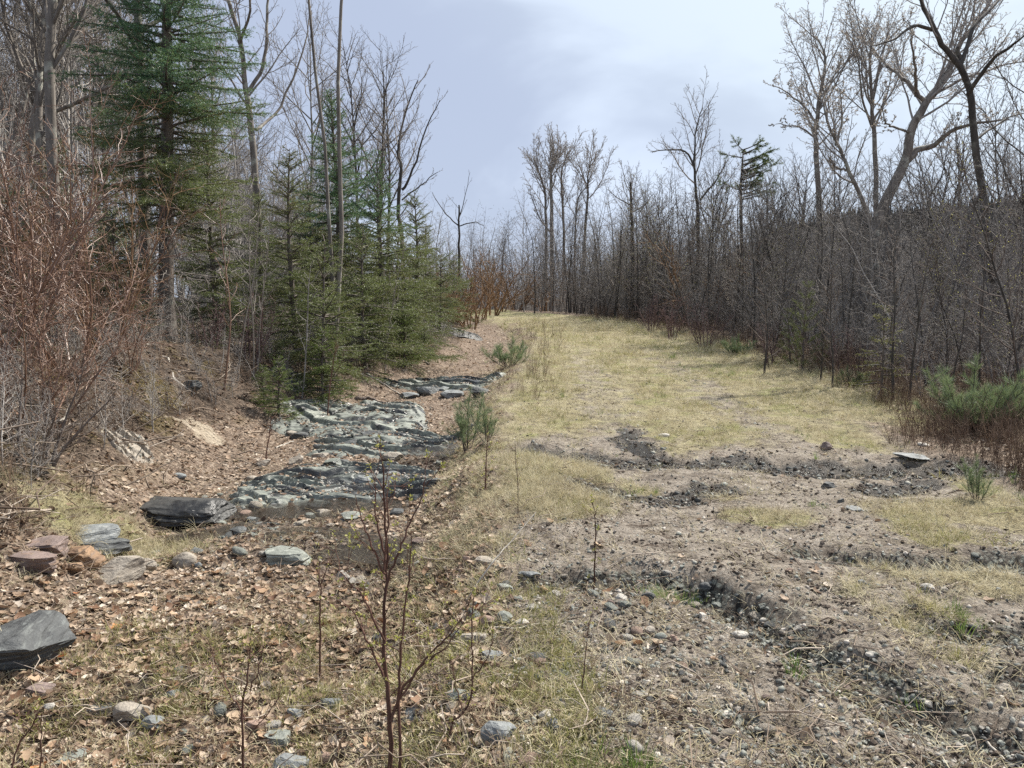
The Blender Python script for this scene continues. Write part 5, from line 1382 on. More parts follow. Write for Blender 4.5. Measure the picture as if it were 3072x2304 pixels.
# ------------------------------------------------------------------ stones one can point at
def stone(label, cx, yb, w, h, mat, seed, kind='angular', strata=0.0, rz=0.0, sub=4, flat=1.0, tilt=(0, 0), cuts=9, cat='stone', nm='stone', dep=.75):
    x, y, z = at(cx, yb); k = y / F_PX
    sx = .5 * w * k; sz = max(.43 * h * k * flat, .008); sy = sx * dep
    me = rock_mesh(seed, sx, sy, sz, sub, cuts, strata, .06 if mat != 'rock_rust' else .14, kind, M[mat])
    o = link(nm, me, None, (x, y + sy * .55, H(x, y + sy * .55) + sz * (.20 if kind == 'slab' else .40))); o.rotation_euler = (tilt[0], tilt[1], rz)
    return tag(o, label, cat, 'loose stones')
ROCKS = [
 ('purplish brown flat slab on top of the brown stone heap', 42, 552, 42, 26, 'rock_purple', 'slab', .08),
 ('rusty block in the middle of the brown stone heap', 77, 564, 38, 28, 'rock_rust', 'angular', .06),
 ('largest tan block at the right of the brown stone heap', 108, 581, 52, 30, 'rock_tan', 'angular', .06),
 ('small tan stone at the right end of the brown stone heap', 145, 572, 18, 18, 'rock_tan', 'angular', 0),
 ('dark brown slab under the left of the brown stone heap', 24, 566, 56, 22, 'rock_purple', 'slab', .1),
 ('dark brown block below the rusty one', 69, 573, 26, 20, 'rock_rust', 'angular', .06),
 ('thin grey slab behind the brown stone heap', 74, 537, 56, 14, 'rock_blue', 'slab', .06),
 ('dark thin slab slanting over the brown stone heap', 94, 550, 46, 14, 'rock_dark', 'slab', .08),
 ('round tan stone right of the brown stone heap', 182, 567, 23, 18, 'rock_tan', 'round', 0),
 ('little grey stone touching the round tan one', 198, 567, 9, 9, 'rock_blue', 'round', 0),
 ('layered grey slab with tan top below the trickle', 284, 561, 54, 19, 'rock_green', 'slab', .14),
 ('brown-grey wedge under the lower left ledge', 39, 697, 32, 18, 'rock_purple', 'slab', .08),
 ('pale chip beside the brown-grey wedge', 47, 712, 15, 13, 'rock_pale', 'angular', 0),
 ('triangular grey-tan stone in the lower left grass', 128, 724, 42, 26, 'rock_tan', 'angular', .05),
 ('blue-grey flat stone right of the triangular one', 152, 732, 31, 15, 'rock_blue', 'angular', .05),
 ('black wet stone left of the triangular one', 94, 715, 30, 12, 'rock_dark', 'slab', .06),
 ('small grey stone nearest the leafy puddle', 172, 698, 20, 13, 'rock_blue', 'angular', 0),
 ('orange-pink upright stone in the foreground grass', 255, 732, 22, 26, 'rock_red', 'angular', 0),
 ('grey-green slab just right of the orange-pink stone', 278, 748, 33, 22, 'rock_green', 'slab', .08),
 ('large grey slab cut by the bottom photo edge', 291, 772, 42, 26, 'rock_blue', 'angular', .06),
 ('grey wedge above the grey-green slab', 294, 721, 18, 18, 'rock_blue', 'angular', .05),
 ('grey stone leaning under a fallen stick', 331, 708, 30, 20, 'rock_blue', 'angular', .05),
 ('layered flat stone at the bottom left corner', 60, 768, 44, 17, 'rock_green', 'slab', .1),
 ('pinkish stone by the foot of the budding sapling', 326, 764, 15, 20, 'rock_red', 'round', 0),
 ('dark stone in the leaves above the triangular stone', 180, 674, 21, 11, 'rock_dark', 'angular', 0),
 ('large dark blue-grey boulder in the middle foreground', 499, 744, 42, 33, 'rock_blue', 'angular', .07),
 ('whitish angular stone up right of the dark boulder', 545, 720, 24, 23, 'rock_pale', 'angular', 0),
 ('big tan striped stone right of the budding sapling', 477, 647, 37, 26, 'rock_tan', 'angular', .10),
 ('reddish stone behind the big tan striped one', 488, 626, 18, 14, 'rock_red', 'round', 0),
 ('grey-green stone standing beside a pale striped one', 505, 623, 18, 18, 'rock_green', 'angular', .04),
 ('pale striped stone right of the grey-green one', 520, 627, 20, 13, 'rock_pale', 'angular', .10),
 ('flat slate in front of the big tan striped stone', 490, 660, 27, 15, 'rock_blue', 'slab', .05),
 ('grey block half buried left of the dark boulder', 457, 704, 26, 17, 'rock_green', 'angular', .05),
 ('grey-green flat stone left of a dark hollow', 503, 596, 22, 14, 'rock_green', 'angular', .05),
 ('long grey stone with pale stripe on the gravel hump', 530, 578, 23, 11, 'rock_blue', 'angular', .12),
 ('tan striped long stone at the tip of the grassy hump', 485, 565, 27, 13, 'rock_tan', 'angular', .12),
 ('pinkish cube of stone at the tip of the grassy hump', 467, 564, 11, 12, 'rock_red', 'angular', 0),
 ('pale stone left of the first dark gully', 622, 599, 14, 11, 'rock_pale', 'angular', 0),
 ('dark stone where the first gully begins', 648, 601, 15, 14, 'rock_dark', 'angular', .05),
 ('dark grey stone left of the budding sapling', 379, 641, 17, 15, 'rock_dark', 'angular', 0),
 ('small bluish round stone on the gravel hump', 558, 643, 8, 8, 'rock_blue', 'round', 0),
 ('brown round cobble, left of three in a row', 649, 635, 15, 11, 'rock_tan', 'round', 0),
 ('grey round cobble, middle of three in a row', 661, 641, 13, 11, 'rock_green', 'round', 0),
 ('reddish cobble, right of three in a row', 673, 640, 13, 12, 'rock_red', 'round', 0),
 ('green-grey stone below the dark boulder', 507, 765, 11, 13, 'rock_green', 'angular', 0),
 ('grey stone between the sapling stems', 408, 724, 18, 11, 'rock_blue', 'angular', 0),
 ('dark flat stone in pale gravel right of the whitish stone', 570, 704, 14, 7, 'rock_dark', 'round', 0),
 ('dark round cobble standing up at the first gully', 706, 592, 13, 12, 'rock_dark', 'round', 0),
 ('dark flat cobble next to the upright round one', 687, 595, 11, 8, 'rock_dark', 'angular', 0),
 ('pale upright cobble leaning in the first gully', 703, 619, 12, 12, 'rock_pale', 'angular', 0),
 ('pale angular cobble behind the leaning one', 717, 607, 13, 10, 'rock_green', 'angular', 0),
 ('white round cobble on bare soil', 764, 621, 9, 8, 'rock_pale', 'round', 0),
 ('flat pale stone left of the dark clod patch', 741, 639, 18, 8, 'rock_pale', 'round', 0),
 ('flat pale stone at the right rim of the first gully', 873, 657, 14, 6, 'rock_pale', 'round', 0),
 ('pale angular stone at the lower end of the first gully', 929, 711, 12, 10, 'rock_pale', 'angular', 0),
 ('yellowish egg-shaped stone near the lower right corner', 967, 743, 10, 13, 'rock_tan', 'round', 0),
 ('small white flat stone on the sandy flat', 822, 707, 10, 6, 'rock_pale', 'round', 0),
 ('pale stone at the head of the right gully', 931, 592, 18, 12, 'rock_pale', 'angular', .04),
 ('tan stone next to the one heading the right gully', 945, 593, 9, 9, 'rock_tan', 'round', 0),
 ('small grey-blue stone at the left of the right gully', 863, 584, 10, 8, 'rock_blue', 'round', 0),
 ('beige stone beside the green grass at the right edge', 1004, 692, 20, 13, 'rock_tan', 'angular', 0),
 ('grey slab lying in dead weeds on the right', 920, 461, 46, 5, 'rock_blue', 'angular', .06),
 ('grey stone with dark side in front of the wet crossing', 858, 511, 28, 10, 'rock_blue', 'angular', 0),
 ('dark lump at the edge of the wet crossing', 829, 488, 14, 11, 'rock_dark', 'angular', 0),
 ('dark cobble on the near side of the wet crossing', 842, 503, 8, 7, 'rock_dark', 'angular', 0),
 ('brown clod standing in straw on the lane', 827, 450, 12, 12, 'rock_purple', 'angular', 0),
 ('pale flat stone in the grass of the lane', 664, 437, 13, 6, 'rock_pale', 'round', 0),
 ('white stone at the foot of the right weeds', 925, 446, 12, 5, 'rock_pale', 'round', 0),
 ('dark boulder at the end of the flat wet slab', 433, 487, 17, 15, 'rock_dark', 'angular', .05),
 ('tan cobble lying in the trickle', 320, 516, 22, 12, 'rock_tan', 'angular', 0),
 ('pale green cobble right of the tan one in the trickle', 350, 520, 24, 11, 'rock_green', 'angular', 0),
 ('brownish cobble in front of the flat wet slab', 300, 526, 18, 9, 'rock_tan', 'angular', 0),
 ('cobble on the leaves left of the streaked slab', 252, 482, 14, 8, 'rock_tan', 'round', 0),
 ('grey cobble on the leaves above the black ledge', 178, 477, 15, 8, 'rock_blue', 'round', 0),
 ('dark stone high on the bare bank', 99, 377, 15, 12, 'rock_dark', 'angular', 0),
 ('dark stone under the bent stick on the bank', 190, 391, 20, 14, 'rock_dark', 'angular', 0),
 ('pale chunk behind the long low pale slab', 330, 466, 20, 11, 'ledge_pale', 'slab', .08),
 ('tan chunk beneath the largest outcrop', 296, 464, 18, 13, 'rock_tan', 'angular', 0)]
rk = random.Random(77)
WHERE = [('on the largest outcrop', 280, 400, 408, 440), ('between the two runs of bedrock', 250, 420, 446, 470), ('on the slab crossed by the trickle', 225, 420, 478, 508), ('in front of the slab crossed by the trickle', 215, 400, 512, 536), ('under the uppermost ledge', 400, 480, 388, 400)]
for k_ in range(34):
    w_, xa, xb, ya, yb_ = WHERE[k_ % 5]; sz_ = rk.uniform(9, 30); mt_ = rk.choice(['rock_blue', 'rock_green', 'rock_green', 'rock_dark', 'rock_tan'])
    ROCKS.append(('%s %s broken slab %s' % ({'rock_blue': 'blue-grey', 'rock_green': 'green-grey', 'rock_dark': 'dark', 'rock_tan': 'tan'}[mt_], 'large' if sz_ > 22 else 'mid-sized' if sz_ > 15 else 'small', w_), rk.uniform(xa, xb), rk.uniform(ya, yb_), sz_, sz_ * rk.uniform(.35, .6), mt_, 'angular', .06))
for i, (lab, cx, yb, w, h, mt, kd, st) in enumerate(ROCKS):
    r = random.Random(i)
    bg = 1.22 if 'brown stone heap' in lab else 1.0
    stone(lab, cx, yb, w * bg, h * bg * (.7 if kd == 'slab' else 1), mt, 800 + i, kd, st * .5, r.uniform(-.4, .4), 4 if w > 16 else 3, 1.0, (r.uniform(-.12, .12), r.uniform(-.15, .15)), 8)

# ------------------------------------------------------------------ smaller cobbles, a couple of hundred
rng = np.random.default_rng(91)
CM = ['rock_blue', 'rock_green', 'rock_tan', 'rock_pale', 'rock_dark', 'rock_red', 'rock_purple']
CN = dict(rock_blue='blue-grey', rock_green='green-grey', rock_tan='tan', rock_pale='pale', rock_dark='dark', rock_red='reddish', rock_purple='brown')
CMESH = {m: [rock_mesh(900 + 10 * i + j, 1, .78, .55, 3, 7, 0, .07, 'angular' if j % 2 else 'round', M[m]) for j in range(3)] for i, m in enumerate(CM)}
zones = [('on the gravel hump of the lane corner', 120, (-.45, 1.0, 2.55, 4.6), (.015, .055)), ('in the trickle bed of the ditch', 60, (-3.2, -.7, 5.4, 9.2), (.03, .085)),
         ('along the first dark gully', 40, None, (.015, .042)), ('scattered on the bare near lane', 50, (.6, 3.0, 2.6, 5.6), (.012, .034)),
         ('in the grass at the lower left', 30, (-1.9, -.2, 2.6, 3.8), (.018, .05))]
for zl, n, box, sz in zones:
    for i in range(n):
        if box is None:
            P = GULLIES[rng.integers(0, 3)][0]; k = rng.integers(0, len(P) - 1); f = rng.uniform()
            x = P[k][0] * (1 - f) + P[k + 1][0] * f + rng.normal(0, .10); y = P[k][1] * (1 - f) + P[k + 1][1] * f + rng.normal(0, .10)
        else: x, y = rng.uniform(*box[:2]), rng.uniform(*box[2:])
        m = CM[rng.choice(7, p=[.2, .22, .2, .14, .12, .05, .07])]; s = rng.uniform(*sz) ** 1.0
        s = sz[0] + (sz[1] - sz[0]) * rng.uniform() ** 2
        o = link('cobble', CMESH[m][rng.integers(0, 3)], None, (x, y, H(x, y) + s * .12)); o.scale = (s, s * rng.uniform(.8, 1.1), s * rng.uniform(.7, 1.1))
        o.rotation_euler = (rng.normal(0, .25), rng.normal(0, .25), rng.uniform(0, 6.28))
        tag(o, '%s %s cobble %s' % ('fist-sized' if s > .035 else 'small', CN[m], zl), 'stone', 'cobbles ' + zl)

# ------------------------------------------------------------------ fallen sticks and logs
def stick(label, pts, r, mat, seed, up=0.0, nm='fallen_branch', ends=None, twigs=2):
    rg = np.random.default_rng(seed)
    P = []
    for i, (px, py) in enumerate(pts):
        x, y, z = at(px, py); P.append([x, y, H(x, y) + r * .7 + (ends[i] if ends else 0)])
    P = np.array(P); o = P[0].copy(); P = P - o
    n = max(6, len(P) * 4); u = np.linspace(0, len(P) - 1, n); i = np.minimum(u.astype(int), len(P) - 2); f = (u - i)[:, None]
    Q = P[i] * (1 - f) + P[i + 1] * f + rg.normal(0, r * .35, (n, 3))
    lines = [(Q, np.linspace(r, r * .55, n))]
    t = thing(nm, label, 'branch', tuple(o), group='fallen branches')
    link('stem', tube_mesh('stem', lines, 7, M[mat]), t)
    tw = []
    for k in range(twigs):
        j = rg.integers(2, n - 1); d = unit(rg.normal(0, 1, 3) + unit(Q[-1] - Q[0]) * 1.2 + np.array([0, 0, .5])); L = np.linalg.norm(Q[-1] - Q[0]) * rg.uniform(.12, .3)
        tw.append((Q[j] + d * L * np.linspace(0, 1, 4)[:, None] + rg.normal(0, L * .04, (4, 3)) * np.linspace(0, 1, 4)[:, None], np.linspace(r * .5, r * .2, 4)))
    if tw: link('side_twig', tube_mesh('side_twig', tw, 4, M[mat]), t)
STK = [('long grey pole lying along the bank crest by the twin trunks', [(74, 336), (110, 346), (168, 356)], .028, 'twig_grey', 3),
       ('shorter pole lying above the long grey one', [(84, 345), (122, 352), (150, 360)], .02, 'twig_grey', 2),
       ('bent bare stick hanging down the bank below the tall spruce', [(168, 357), (174, 378), (196, 396)], .018, 'twig_pale', 1),
       ('dark log above the largest outcrop', [(356, 399), (368, 400), (384, 404)], .04, 'twig_brown', 0),
       ('long pale stick sloping down to the uppermost ledge', [(366, 374), (384, 385), (404, 397)], .022, 'twig_pale', 1),
       ('grey log at the foot of the last spruce', [(408, 351), (418, 358), (430, 365)], .04, 'twig_grey', 1),
       ('long thin dead branch on the straw right of the largest outcrop', [(398, 402), (412, 410), (428, 418)], .014, 'twig_brown', 2),
       ('short pale stick standing in leaves left of the outcrop', [(276, 448), (284, 445), (294, 441)], .014, 'twig_pale', 0),
       ('broken pale branch stub on the red bank', [(58, 420), (66, 415), (80, 405)], .015, 'twig_pale', 1),
       ('pale log half hidden in the right weeds', [(928, 384), (946, 383), (968, 383)], .04, 'twig_pale', 1),
       ('pale broken limb beside the foot of the leaning trunk', [(988, 388), (998, 392), (1012, 396)], .04, 'twig_pale', 2),
       ('curved pale twig lying across the gravel hump', [(492, 629), (512, 631), (546, 626)], .006, 'twig_pale', 0),
       ('dry forked twig in the lower right corner', [(985, 742), (1000, 756), (1020, 770)], .006, 'twig_pale', 2),
       ('dry twig on the bare lane right of the first gully', [(893, 660), (915, 668), (950, 672)], .005, 'twig_brown', 2),
       ('pale stick across the lower left ledge', [(42, 690), (60, 676), (78, 652)], .006, 'twig_pale', 1),
       ('straw-coloured stick beside the grey stones at lower left', [(320, 696), (338, 705), (352, 716)], .007, 'twig_pale', 0)]
for i, (lab, pts, r, mt, nt) in enumerate(STK): stick(lab, pts, r, mt, 40 + i, twigs=nt)

# ------------------------------------------------------------------ young stems in the foreground
def stems(name, label, y, lines, seed, mat='twig_sap', twigs=10, tl=.10, buds=0, cat='sapling', group=None, budsize=.016):
    rg = np.random.default_rng(seed)
    first = lines[0][0]; o = along(*first[0], y)
    gx, gy = o[0], o[1]; o = np.array([gx, gy, min(H(gx, gy), o[2]) - .02])
    t = thing(name, label, cat, tuple(o), group=group)
    tw = []
    for pts, ra, rb in lines:
        P = np.array([along(px, py, y + (pp[2] if len(pp) > 2 else 0)) for pp in pts for px, py in [pp[:2]]]) - o
        if pts is first: P[0] = 0
        n = len(P) * 4; u = np.linspace(0, len(P) - 1, n); i = np.minimum(u.astype(int), len(P) - 2); f = (u - i)[:, None]
        pm = P[np.maximum(i - 1, 0)]; p0 = P[i]; p1 = P[i + 1]; p2 = P[np.minimum(i + 2, len(P) - 1)]
        Q = .5 * (2 * p0 + (p1 - pm) * f + (2 * pm - 5 * p0 + 4 * p1 - p2) * f ** 2 + (3 * p0 - pm - 3 * p1 + p2) * f ** 3)
        Q[1:-1] += rg.normal(0, .0025, (n - 2, 3)); Q[1:, 1] += np.cumsum(rg.normal(0, .008, n - 1))
        link('stem', tube_mesh('stem', [(Q, np.linspace(ra, rb, n))], 6, M[mat]), t)
        Ln = np.linalg.norm(np.diff(P, axis=0), axis=1).sum()
        for k in range(int(twigs * Ln)):
            j = rg.integers(max(1, n // 5), n - 1); tan = unit(Q[j + 1] - Q[j - 1]); d = unit(tan * .9 + rg.normal(0, .6, 3) + np.array([0, 0, .35])); L = tl * rg.uniform(.4, 1.5)
            pp = [Q[j]]
            for q in range(4): d = unit(d + rg.normal(0, .16, 3) + np.array([0, 0, .05])); pp.append(pp[-1] + d * L / 4)
            tw.append((np.array(pp), np.linspace(max(.0012, rb * .8), .0009, 5)))
            if rg.uniform() < .55:
                d2 = unit(d + rg.normal(0, .6, 3)); tw.append((pp[2] + d2 * L * .5 * np.linspace(0, 1, 5)[:, None], np.linspace(.0012, .0008, 5)))
    if tw: link('twigs', tube_mesh('twigs', tw, 4, M[mat]), t)
    if buds and tw: link('buds', bud_mesh('buds', rg, tw, buds, budsize, M['bud'], 3), t)
    return t
GF = 'budding saplings in the foreground'
stems('budding_sapling', 'largest budding sapling in the foreground, several dark stems', 2.75,
      [([(390, 792), (390, 720), (383, 666), (382, 620), (385, 574), (382, 512), (381, 466)], .0105, .0026), ([(391, 722), (402, 690), (424, 660), (446, 640), (462, 620)], .006, .0016),
       ([(385, 590), (396, 558), (408, 528), (420, 500), (424, 478)], .005, .0014), ([(383, 676), (366, 640), (352, 618), (338, 606)], .005, .0012), ([(384, 640), (366, 596), (350, 576), (338, 566)], .0045, .0012),
       ([(385, 574), (373, 545), (362, 520), (356, 494)], .0045, .0012), ([(385, 560), (376, 520), (372, 478)], .005, .0014), ([(384, 570), (388, 520), (389, 480)], .004, .0013),
       ([(402, 786), (399, 706), (401, 652), (405, 606), (410, 570), (412, 530)], .0065, .0016), ([(399, 700), (420, 668), (446, 646), (470, 612)], .0045, .001)], 950, 'twig_sap', 17, .11, 1, group=GF, budsize=.013)
stems('budding_sapling', 'thin leafless sapling left of the orange-pink stone', 2.9, [([(245, 790), (245, 712), (251, 666), (253, 635)], .006, .0014), ([(245, 720), (230, 690), (214, 668), (206, 640)], .0035, .001),
      ([(250, 690), (262, 660), (266, 640)], .003, .001), ([(246, 740), (262, 720), (284, 690)], .003, .001)], 951, 'twig_sap', 20, .09, 1, group=GF, budsize=.009)
stems('budding_sapling', 'forked thin sapling in the leafy grass left of the large one', 3.9, [([(319, 664), (320, 620), (321, 582), (314, 562)], .006, .0014), ([(321, 586), (327, 568), (333, 552)], .0035, .001)], 952, 'twig_sap', 16, .08, 1, group=GF, budsize=.010)
stems('budding_sapling', 'crooked sapling stem left of the dark boulder', 2.8, [([(447, 790), (449, 731), (469, 705), (472, 643), (473, 598)], .0055, .0014), ([(463, 712), (456, 690), (452, 668)], .003, .001), ([(471, 680), (486, 660), (494, 640)], .003, .001)], 953, 'twig_sap', 18, .08, 1, group=GF, budsize=.010)
stems('budding_sapling', 'thin bare stem right of the whitish stone', 3.0, [([(576, 745), (582, 697), (588, 651), (590, 630)], .004, .001)], 954, 'twig_sap', 16, .06, 1, group=GF, budsize=.008)
stems('budding_sapling', 'single upright stem on the gravel hump', 4.35, [([(594, 602), (595, 560), (594, 520), (592, 498)], .006, .0016)], 955, 'twig_sap', 22, .07, 1, group=GF, budsize=.012)
stems('budding_sapling', 'pale upright stem in front of the grassy hump', 5.6, [([(517, 548), (518, 511), (515, 444)], .005, .0014)], 956, 'twig_sap', 14, .08, 1, group=GF, budsize=.01)
stems('budding_sapling', 'dark upright stem right below the ditch pine', 6.6, [([(484, 510), (486, 470), (488, 424)], .008, .002)], 957, 'twig_sap', 22, .12, 1, group=GF, budsize=.014)
stems('budding_sapling', 'dark stem at the bottom left corner', 2.75, [([(6, 790), (14, 755), (31, 728), (40, 704)], .005, .0012), ([(38, 790), (41, 745), (42, 712)], .004, .001)], 958, 'twig_sap', 18, .08, 1, group=GF, budsize=.01)
stems('budding_sapling', 'small stem standing left of the largest outcrop', 9.4, [([(266, 458), (269, 436), (272, 416)], .010, .003)], 959, 'twig_sap', 22, .16, 0, group=GF)
stems('budding_sapling', 'two-branched stem growing from the bank above the outcrop', 12.3, [([(326, 398), (332, 372), (338, 345)], .012, .003), ([(330, 380), (340, 366), (344, 352)], .006, .002)], 960, 'twig_sap', 18, .2, 0, group=GF)
stems('leaning_stick', 'long dead stick leaning up to the right from the stones', 4.3, [([(463, 597), (490, 566), (512, 540, .15), (536, 512, .3)], .006, .0018)], 961, 'twig_pale', 8, .08, 0, cat='branch')
# ------------------------------------------------------------------ loose cover of the ground
rng = np.random.default_rng(1234)
def cloud(n, r0, r1, pw=1.0, half=41):
    """points around the viewer, thinning with distance"""
    u = rng.uniform(0, 1, n); k = 1 - pw
    r = r0 * (r1 / r0) ** u if abs(k) < 1e-6 else (r0 ** k + u * (r1 ** k - r0 ** k)) ** (1 / k)
    a = np.radians(rng.uniform(-half, half, n))
    return r * np.sin(a), r * np.cos(a), r
def lay(name, label, n, r0, r1, pw, prob, variants, size, tint, flat=.25, lift=.0, grow_r=12.0, grow_k=.6, up=False):
    x, y, r = cloud(n, r0, r1, pw); m = masks(x, y)
    keep = rng.uniform(0, 1, n) < prob(m, x, y, r)
    x, y, r = x[keep], y[keep], r[keep]; mk = {k: v[keep] for k, v in m.items()}; n = len(x)
    z = height(x, y) + lift
    s = size(rng, n) * (1 + grow_k * np.clip((r - grow_r) / grow_r, 0, 2))
    R = np.stack([rng.normal(0, flat, n), rng.normal(0, flat, n), rng.uniform(0, 6.28, n)], 1)
    S = np.stack([s, s, s], 1)
    return scatter(name, label, np.stack([x, y, z], 1), R, S, np.clip(tint(rng, n, mk, x, y), 0, 1), variants, rng)
L1 = [leaf_mesh(np.random.default_rng(i), M['leaf'], i % 3 == 0) for i in range(7)]
lay('leaf_litter', 'tan and brown dead leaves carpeting ditch and bank', 200000, 1.9, 34, 1.35, lambda m, x, y, r: np.clip(m['litter'] * .95 * (1 - .75 * m['bare']) * (1 - .55 * m['stream']) + .006 * m['road'], 0, 1), L1,
    lambda g, n: .014 + .064 * g.uniform(0, 1, n) ** 1.9, lambda g, n, m, x, y: g.normal(.60, .27, n) + .22 * fbm(x * .6, y * .6, 8, 2) - .38 * m['bank'] - .35 * m['stream'], .38, .004, 14, .5)
LP = np.array(LEDGE_PTS)
scatter('leaf_litter', 'dead leaves caught on the rock ledges', LP, np.stack([rng.normal(0, .3, len(LP)), rng.normal(0, .3, len(LP)), rng.uniform(0, 6.28, len(LP))], 1), np.repeat(rng.uniform(.02, .075, (len(LP), 1)), 3, 1), np.clip(rng.normal(.55, .25, len(LP)), 0, 1), L1, rng)
LP2 = LP[rng.integers(0, len(LP), len(LP) * 2)] + rng.normal(0, .05, (len(LP) * 2, 3)) * [1, 1, .1]; n_ = len(LP2)
scatter('loose_gravel', 'chips of stone lying on the rock ledges', LP2, np.stack([rng.normal(0, .4, n_), rng.normal(0, .4, n_), rng.uniform(0, 6.28, n_)], 1), np.repeat(.008 + .035 * rng.uniform(0, 1, (n_, 1)) ** 2.5, 3, 1), np.clip(rng.normal(.45, .25, n_), 0, 1), [pebble(np.random.default_rng(i), 1500 + i, M['gravel'], 1, True) for i in range(4)], rng)
T_straw = [blade_tuft(np.random.default_rng(20 + i), 16, .10, .055, 1.15, .0016, M['straw']) for i in range(5)]
T_long = [blade_tuft(np.random.default_rng(40 + i), 22, .21, .05, .95, .0019, M['straw'], 3) for i in range(4)]
T_oliv = [blade_tuft(np.random.default_rng(60 + i), 14, .07, .05, .8, .0017, M['olive']) for i in range(4)]
def flat_bits(sd):
    g = np.random.default_rng(sd); V, Fq = [], []
    for k in range(7):
        o = np.array([*g.normal(0, .07, 2), .004 + g.uniform(0, .012)]); a = g.uniform(0, 6.28); L = g.uniform(.02, .10); d = np.array([math.cos(a), math.sin(a), g.normal(0, .15)]); s_ = np.array([-d[1], d[0], 0]) * g.uniform(.0006, .0014); b = len(V)
        for u_ in (0, .5, 1): c = o + d * L * u_ + np.array([0, 0, .012 * math.sin(3.14 * u_)]); V += [c - s_, c + s_]
        Fq += [[b, b + 1, b + 3, b + 2], [b + 2, b + 3, b + 5, b + 4]]
    return mesh_np("straw_bits", V, Fq, None, M['straw'], False)
lay('straw_bits', 'broken straw and grass bits strewn over the bare lane', 90000, 1.9, 22, 1.35, lambda m, x, y, r: np.clip(m['road'] * (.05 + .16 * sstep(-.1, .7, fbm(x * 1.3, y * 1.3, 37, 3))) * (1 - .8 * m['gravel']) * (1 - .7 * m['mud']) * (1 - .7 * (x > .7) * (y < 6.5)) + .07 * m['litter'], 0, 1), [flat_bits(i) for i in range(6)],
    lambda g, n: g.uniform(.6, 1.4, n), lambda g, n, m, x, y: g.normal(.50, .28, n), .12, .002, 9, .8)
T_green = [blade_tuft(np.random.default_rng(80 + i), 14, .085, .035, .55, .002, M['green']) for i in range(4)]
lay('dry_grass', 'matted straw-coloured grass on the lane and its verges', 110000, 1.9, 36, 1.2, lambda m, x, y, r: np.clip(m['grass'] ** 1.3 * .9 + .02 * m['road'] + .05 * m['litter'] * (r < 9), 0, 1), T_straw,
    lambda g, n: g.uniform(.55, 1.25, n), lambda g, n, m, x, y: g.normal(.62, .22, n) + .12 * fbm(x * .8, y * .8, 9, 2), .3, 0, 10, 1.1)
lay('long_dry_grass', 'long bleached grass hanging over the lane edge and hump', 42000, 2.2, 26, 1.1, lambda m, x, y, r: np.clip(m['straw_patch'] * .9 + .8 * (np.hypot((x - .3) / .7, (y - 6.8) / 1.5) < 1) * m['grass'] + m['grass'] * (np.exp(-((m['s'] - .15) / .30) ** 2) * .55 + (m['q'] > -.4) * .4), 0, 1), T_long,
    lambda g, n: g.uniform(.4, .85, n), lambda g, n, m, x, y: g.normal(.75, .2, n), .35, 0, 10, .5)
lay('olive_grass', 'olive new grass between the straw on the lane', 60000, 1.9, 36, 1.2, lambda m, x, y, r: np.clip(m['grass'] * .85 * sstep(-.25, .4, fbm(x * .7, y * .55, 14, 3)) + .55 * (m['s'] > -.3) * (m['s'] < 2.4) * (y < 4.8) * sstep(-.25, .35, fbm(x * 2, y * 2, 16, 3)), 0, 1), T_oliv,
    lambda g, n: g.uniform(.6, 1.3, n), lambda g, n, m, x, y: g.normal(.6, .25, n), .3, 0, 10, 1.1)
lay('green_grass', 'tufts of fresh green grass dotted over the lane', 26000, 1.9, 30, 1.15, lambda m, x, y, r: np.clip(sstep(.62, .95, fbm(x * 1.3, y * 1.1, 19, 3)) * .55 * (1 - m['mud']) * (m['s'] < 1.6) * (m['q'] < 1.5)
    + .8 * (np.hypot(x - 3.0, (y - 3.75)) < .22) + .75 * (np.hypot(x - 2.3, y - 3.8) < .13) + .55 * (np.hypot(x - 4.9, (y - 6.9) / 1.0) < .5) + .5 * (np.hypot((x - 4.1) / .5, (y - 17) / 2.5) < 1), 0, 1), T_green,
    lambda g, n: g.uniform(.5, 1.25, n), lambda g, n, m, x, y: g.normal(.5, .25, n), .25, 0, 10, .8)
G1 = [pebble(np.random.default_rng(i), 1200 + i, M['gravel'], 1, i % 4 != 0) for i in range(8)]
lay('loose_gravel', 'loose grey-green and pinkish gravel on the lane and in its gullies', 110000, 1.9, 16, 1.55, lambda m, x, y, r: np.clip(m['road'] * (.24 + .32 * sstep(0, .6, fbm(x * 1.7, y * 1.7, 27, 3))) * (1 - .8 * m['grass']) + .9 * m['gravel'] + .25 * m['mud'] + .45 * m['stream'] * m['ditch'] + .16 * m['ditch'] * (y > 5)
    + .4 * np.exp(-(((x - .3) / .55) ** 2 + ((y - 3.6) / 1.0) ** 2)), 0, 1), G1,
    lambda g, n: .003 + .019 * g.uniform(0, 1, n) ** 3.4, lambda g, n, m, x, y: g.normal(.60, .24, n) - .30 * m['gravel'] - .35 * m['mud'] - .15 * m['stream'], .5, .001, 8, .7)
lay('soil_clods', 'crumbs and clods of brown soil on the lane', 100000, 1.9, 14, 1.5, lambda m, x, y, r: np.clip(m['road'] * .55 * (1 - .7 * m['grass']) * sstep(-.25, .35, fbm(x * 2.6, y * 2.6, 29, 3)) + .6 * m['mud'], 0, 1), [pebble(np.random.default_rng(50 + i), 1300 + i, M['clod'], 1, True) for i in range(5)],
    lambda g, n: .004 + .020 * g.uniform(0, 1, n) ** 2.2, lambda g, n, m, x, y: g.normal(.5, .24, n) - .42 * m['mud'] - .3 * m['gravel'], .5, 0, 8, .6)
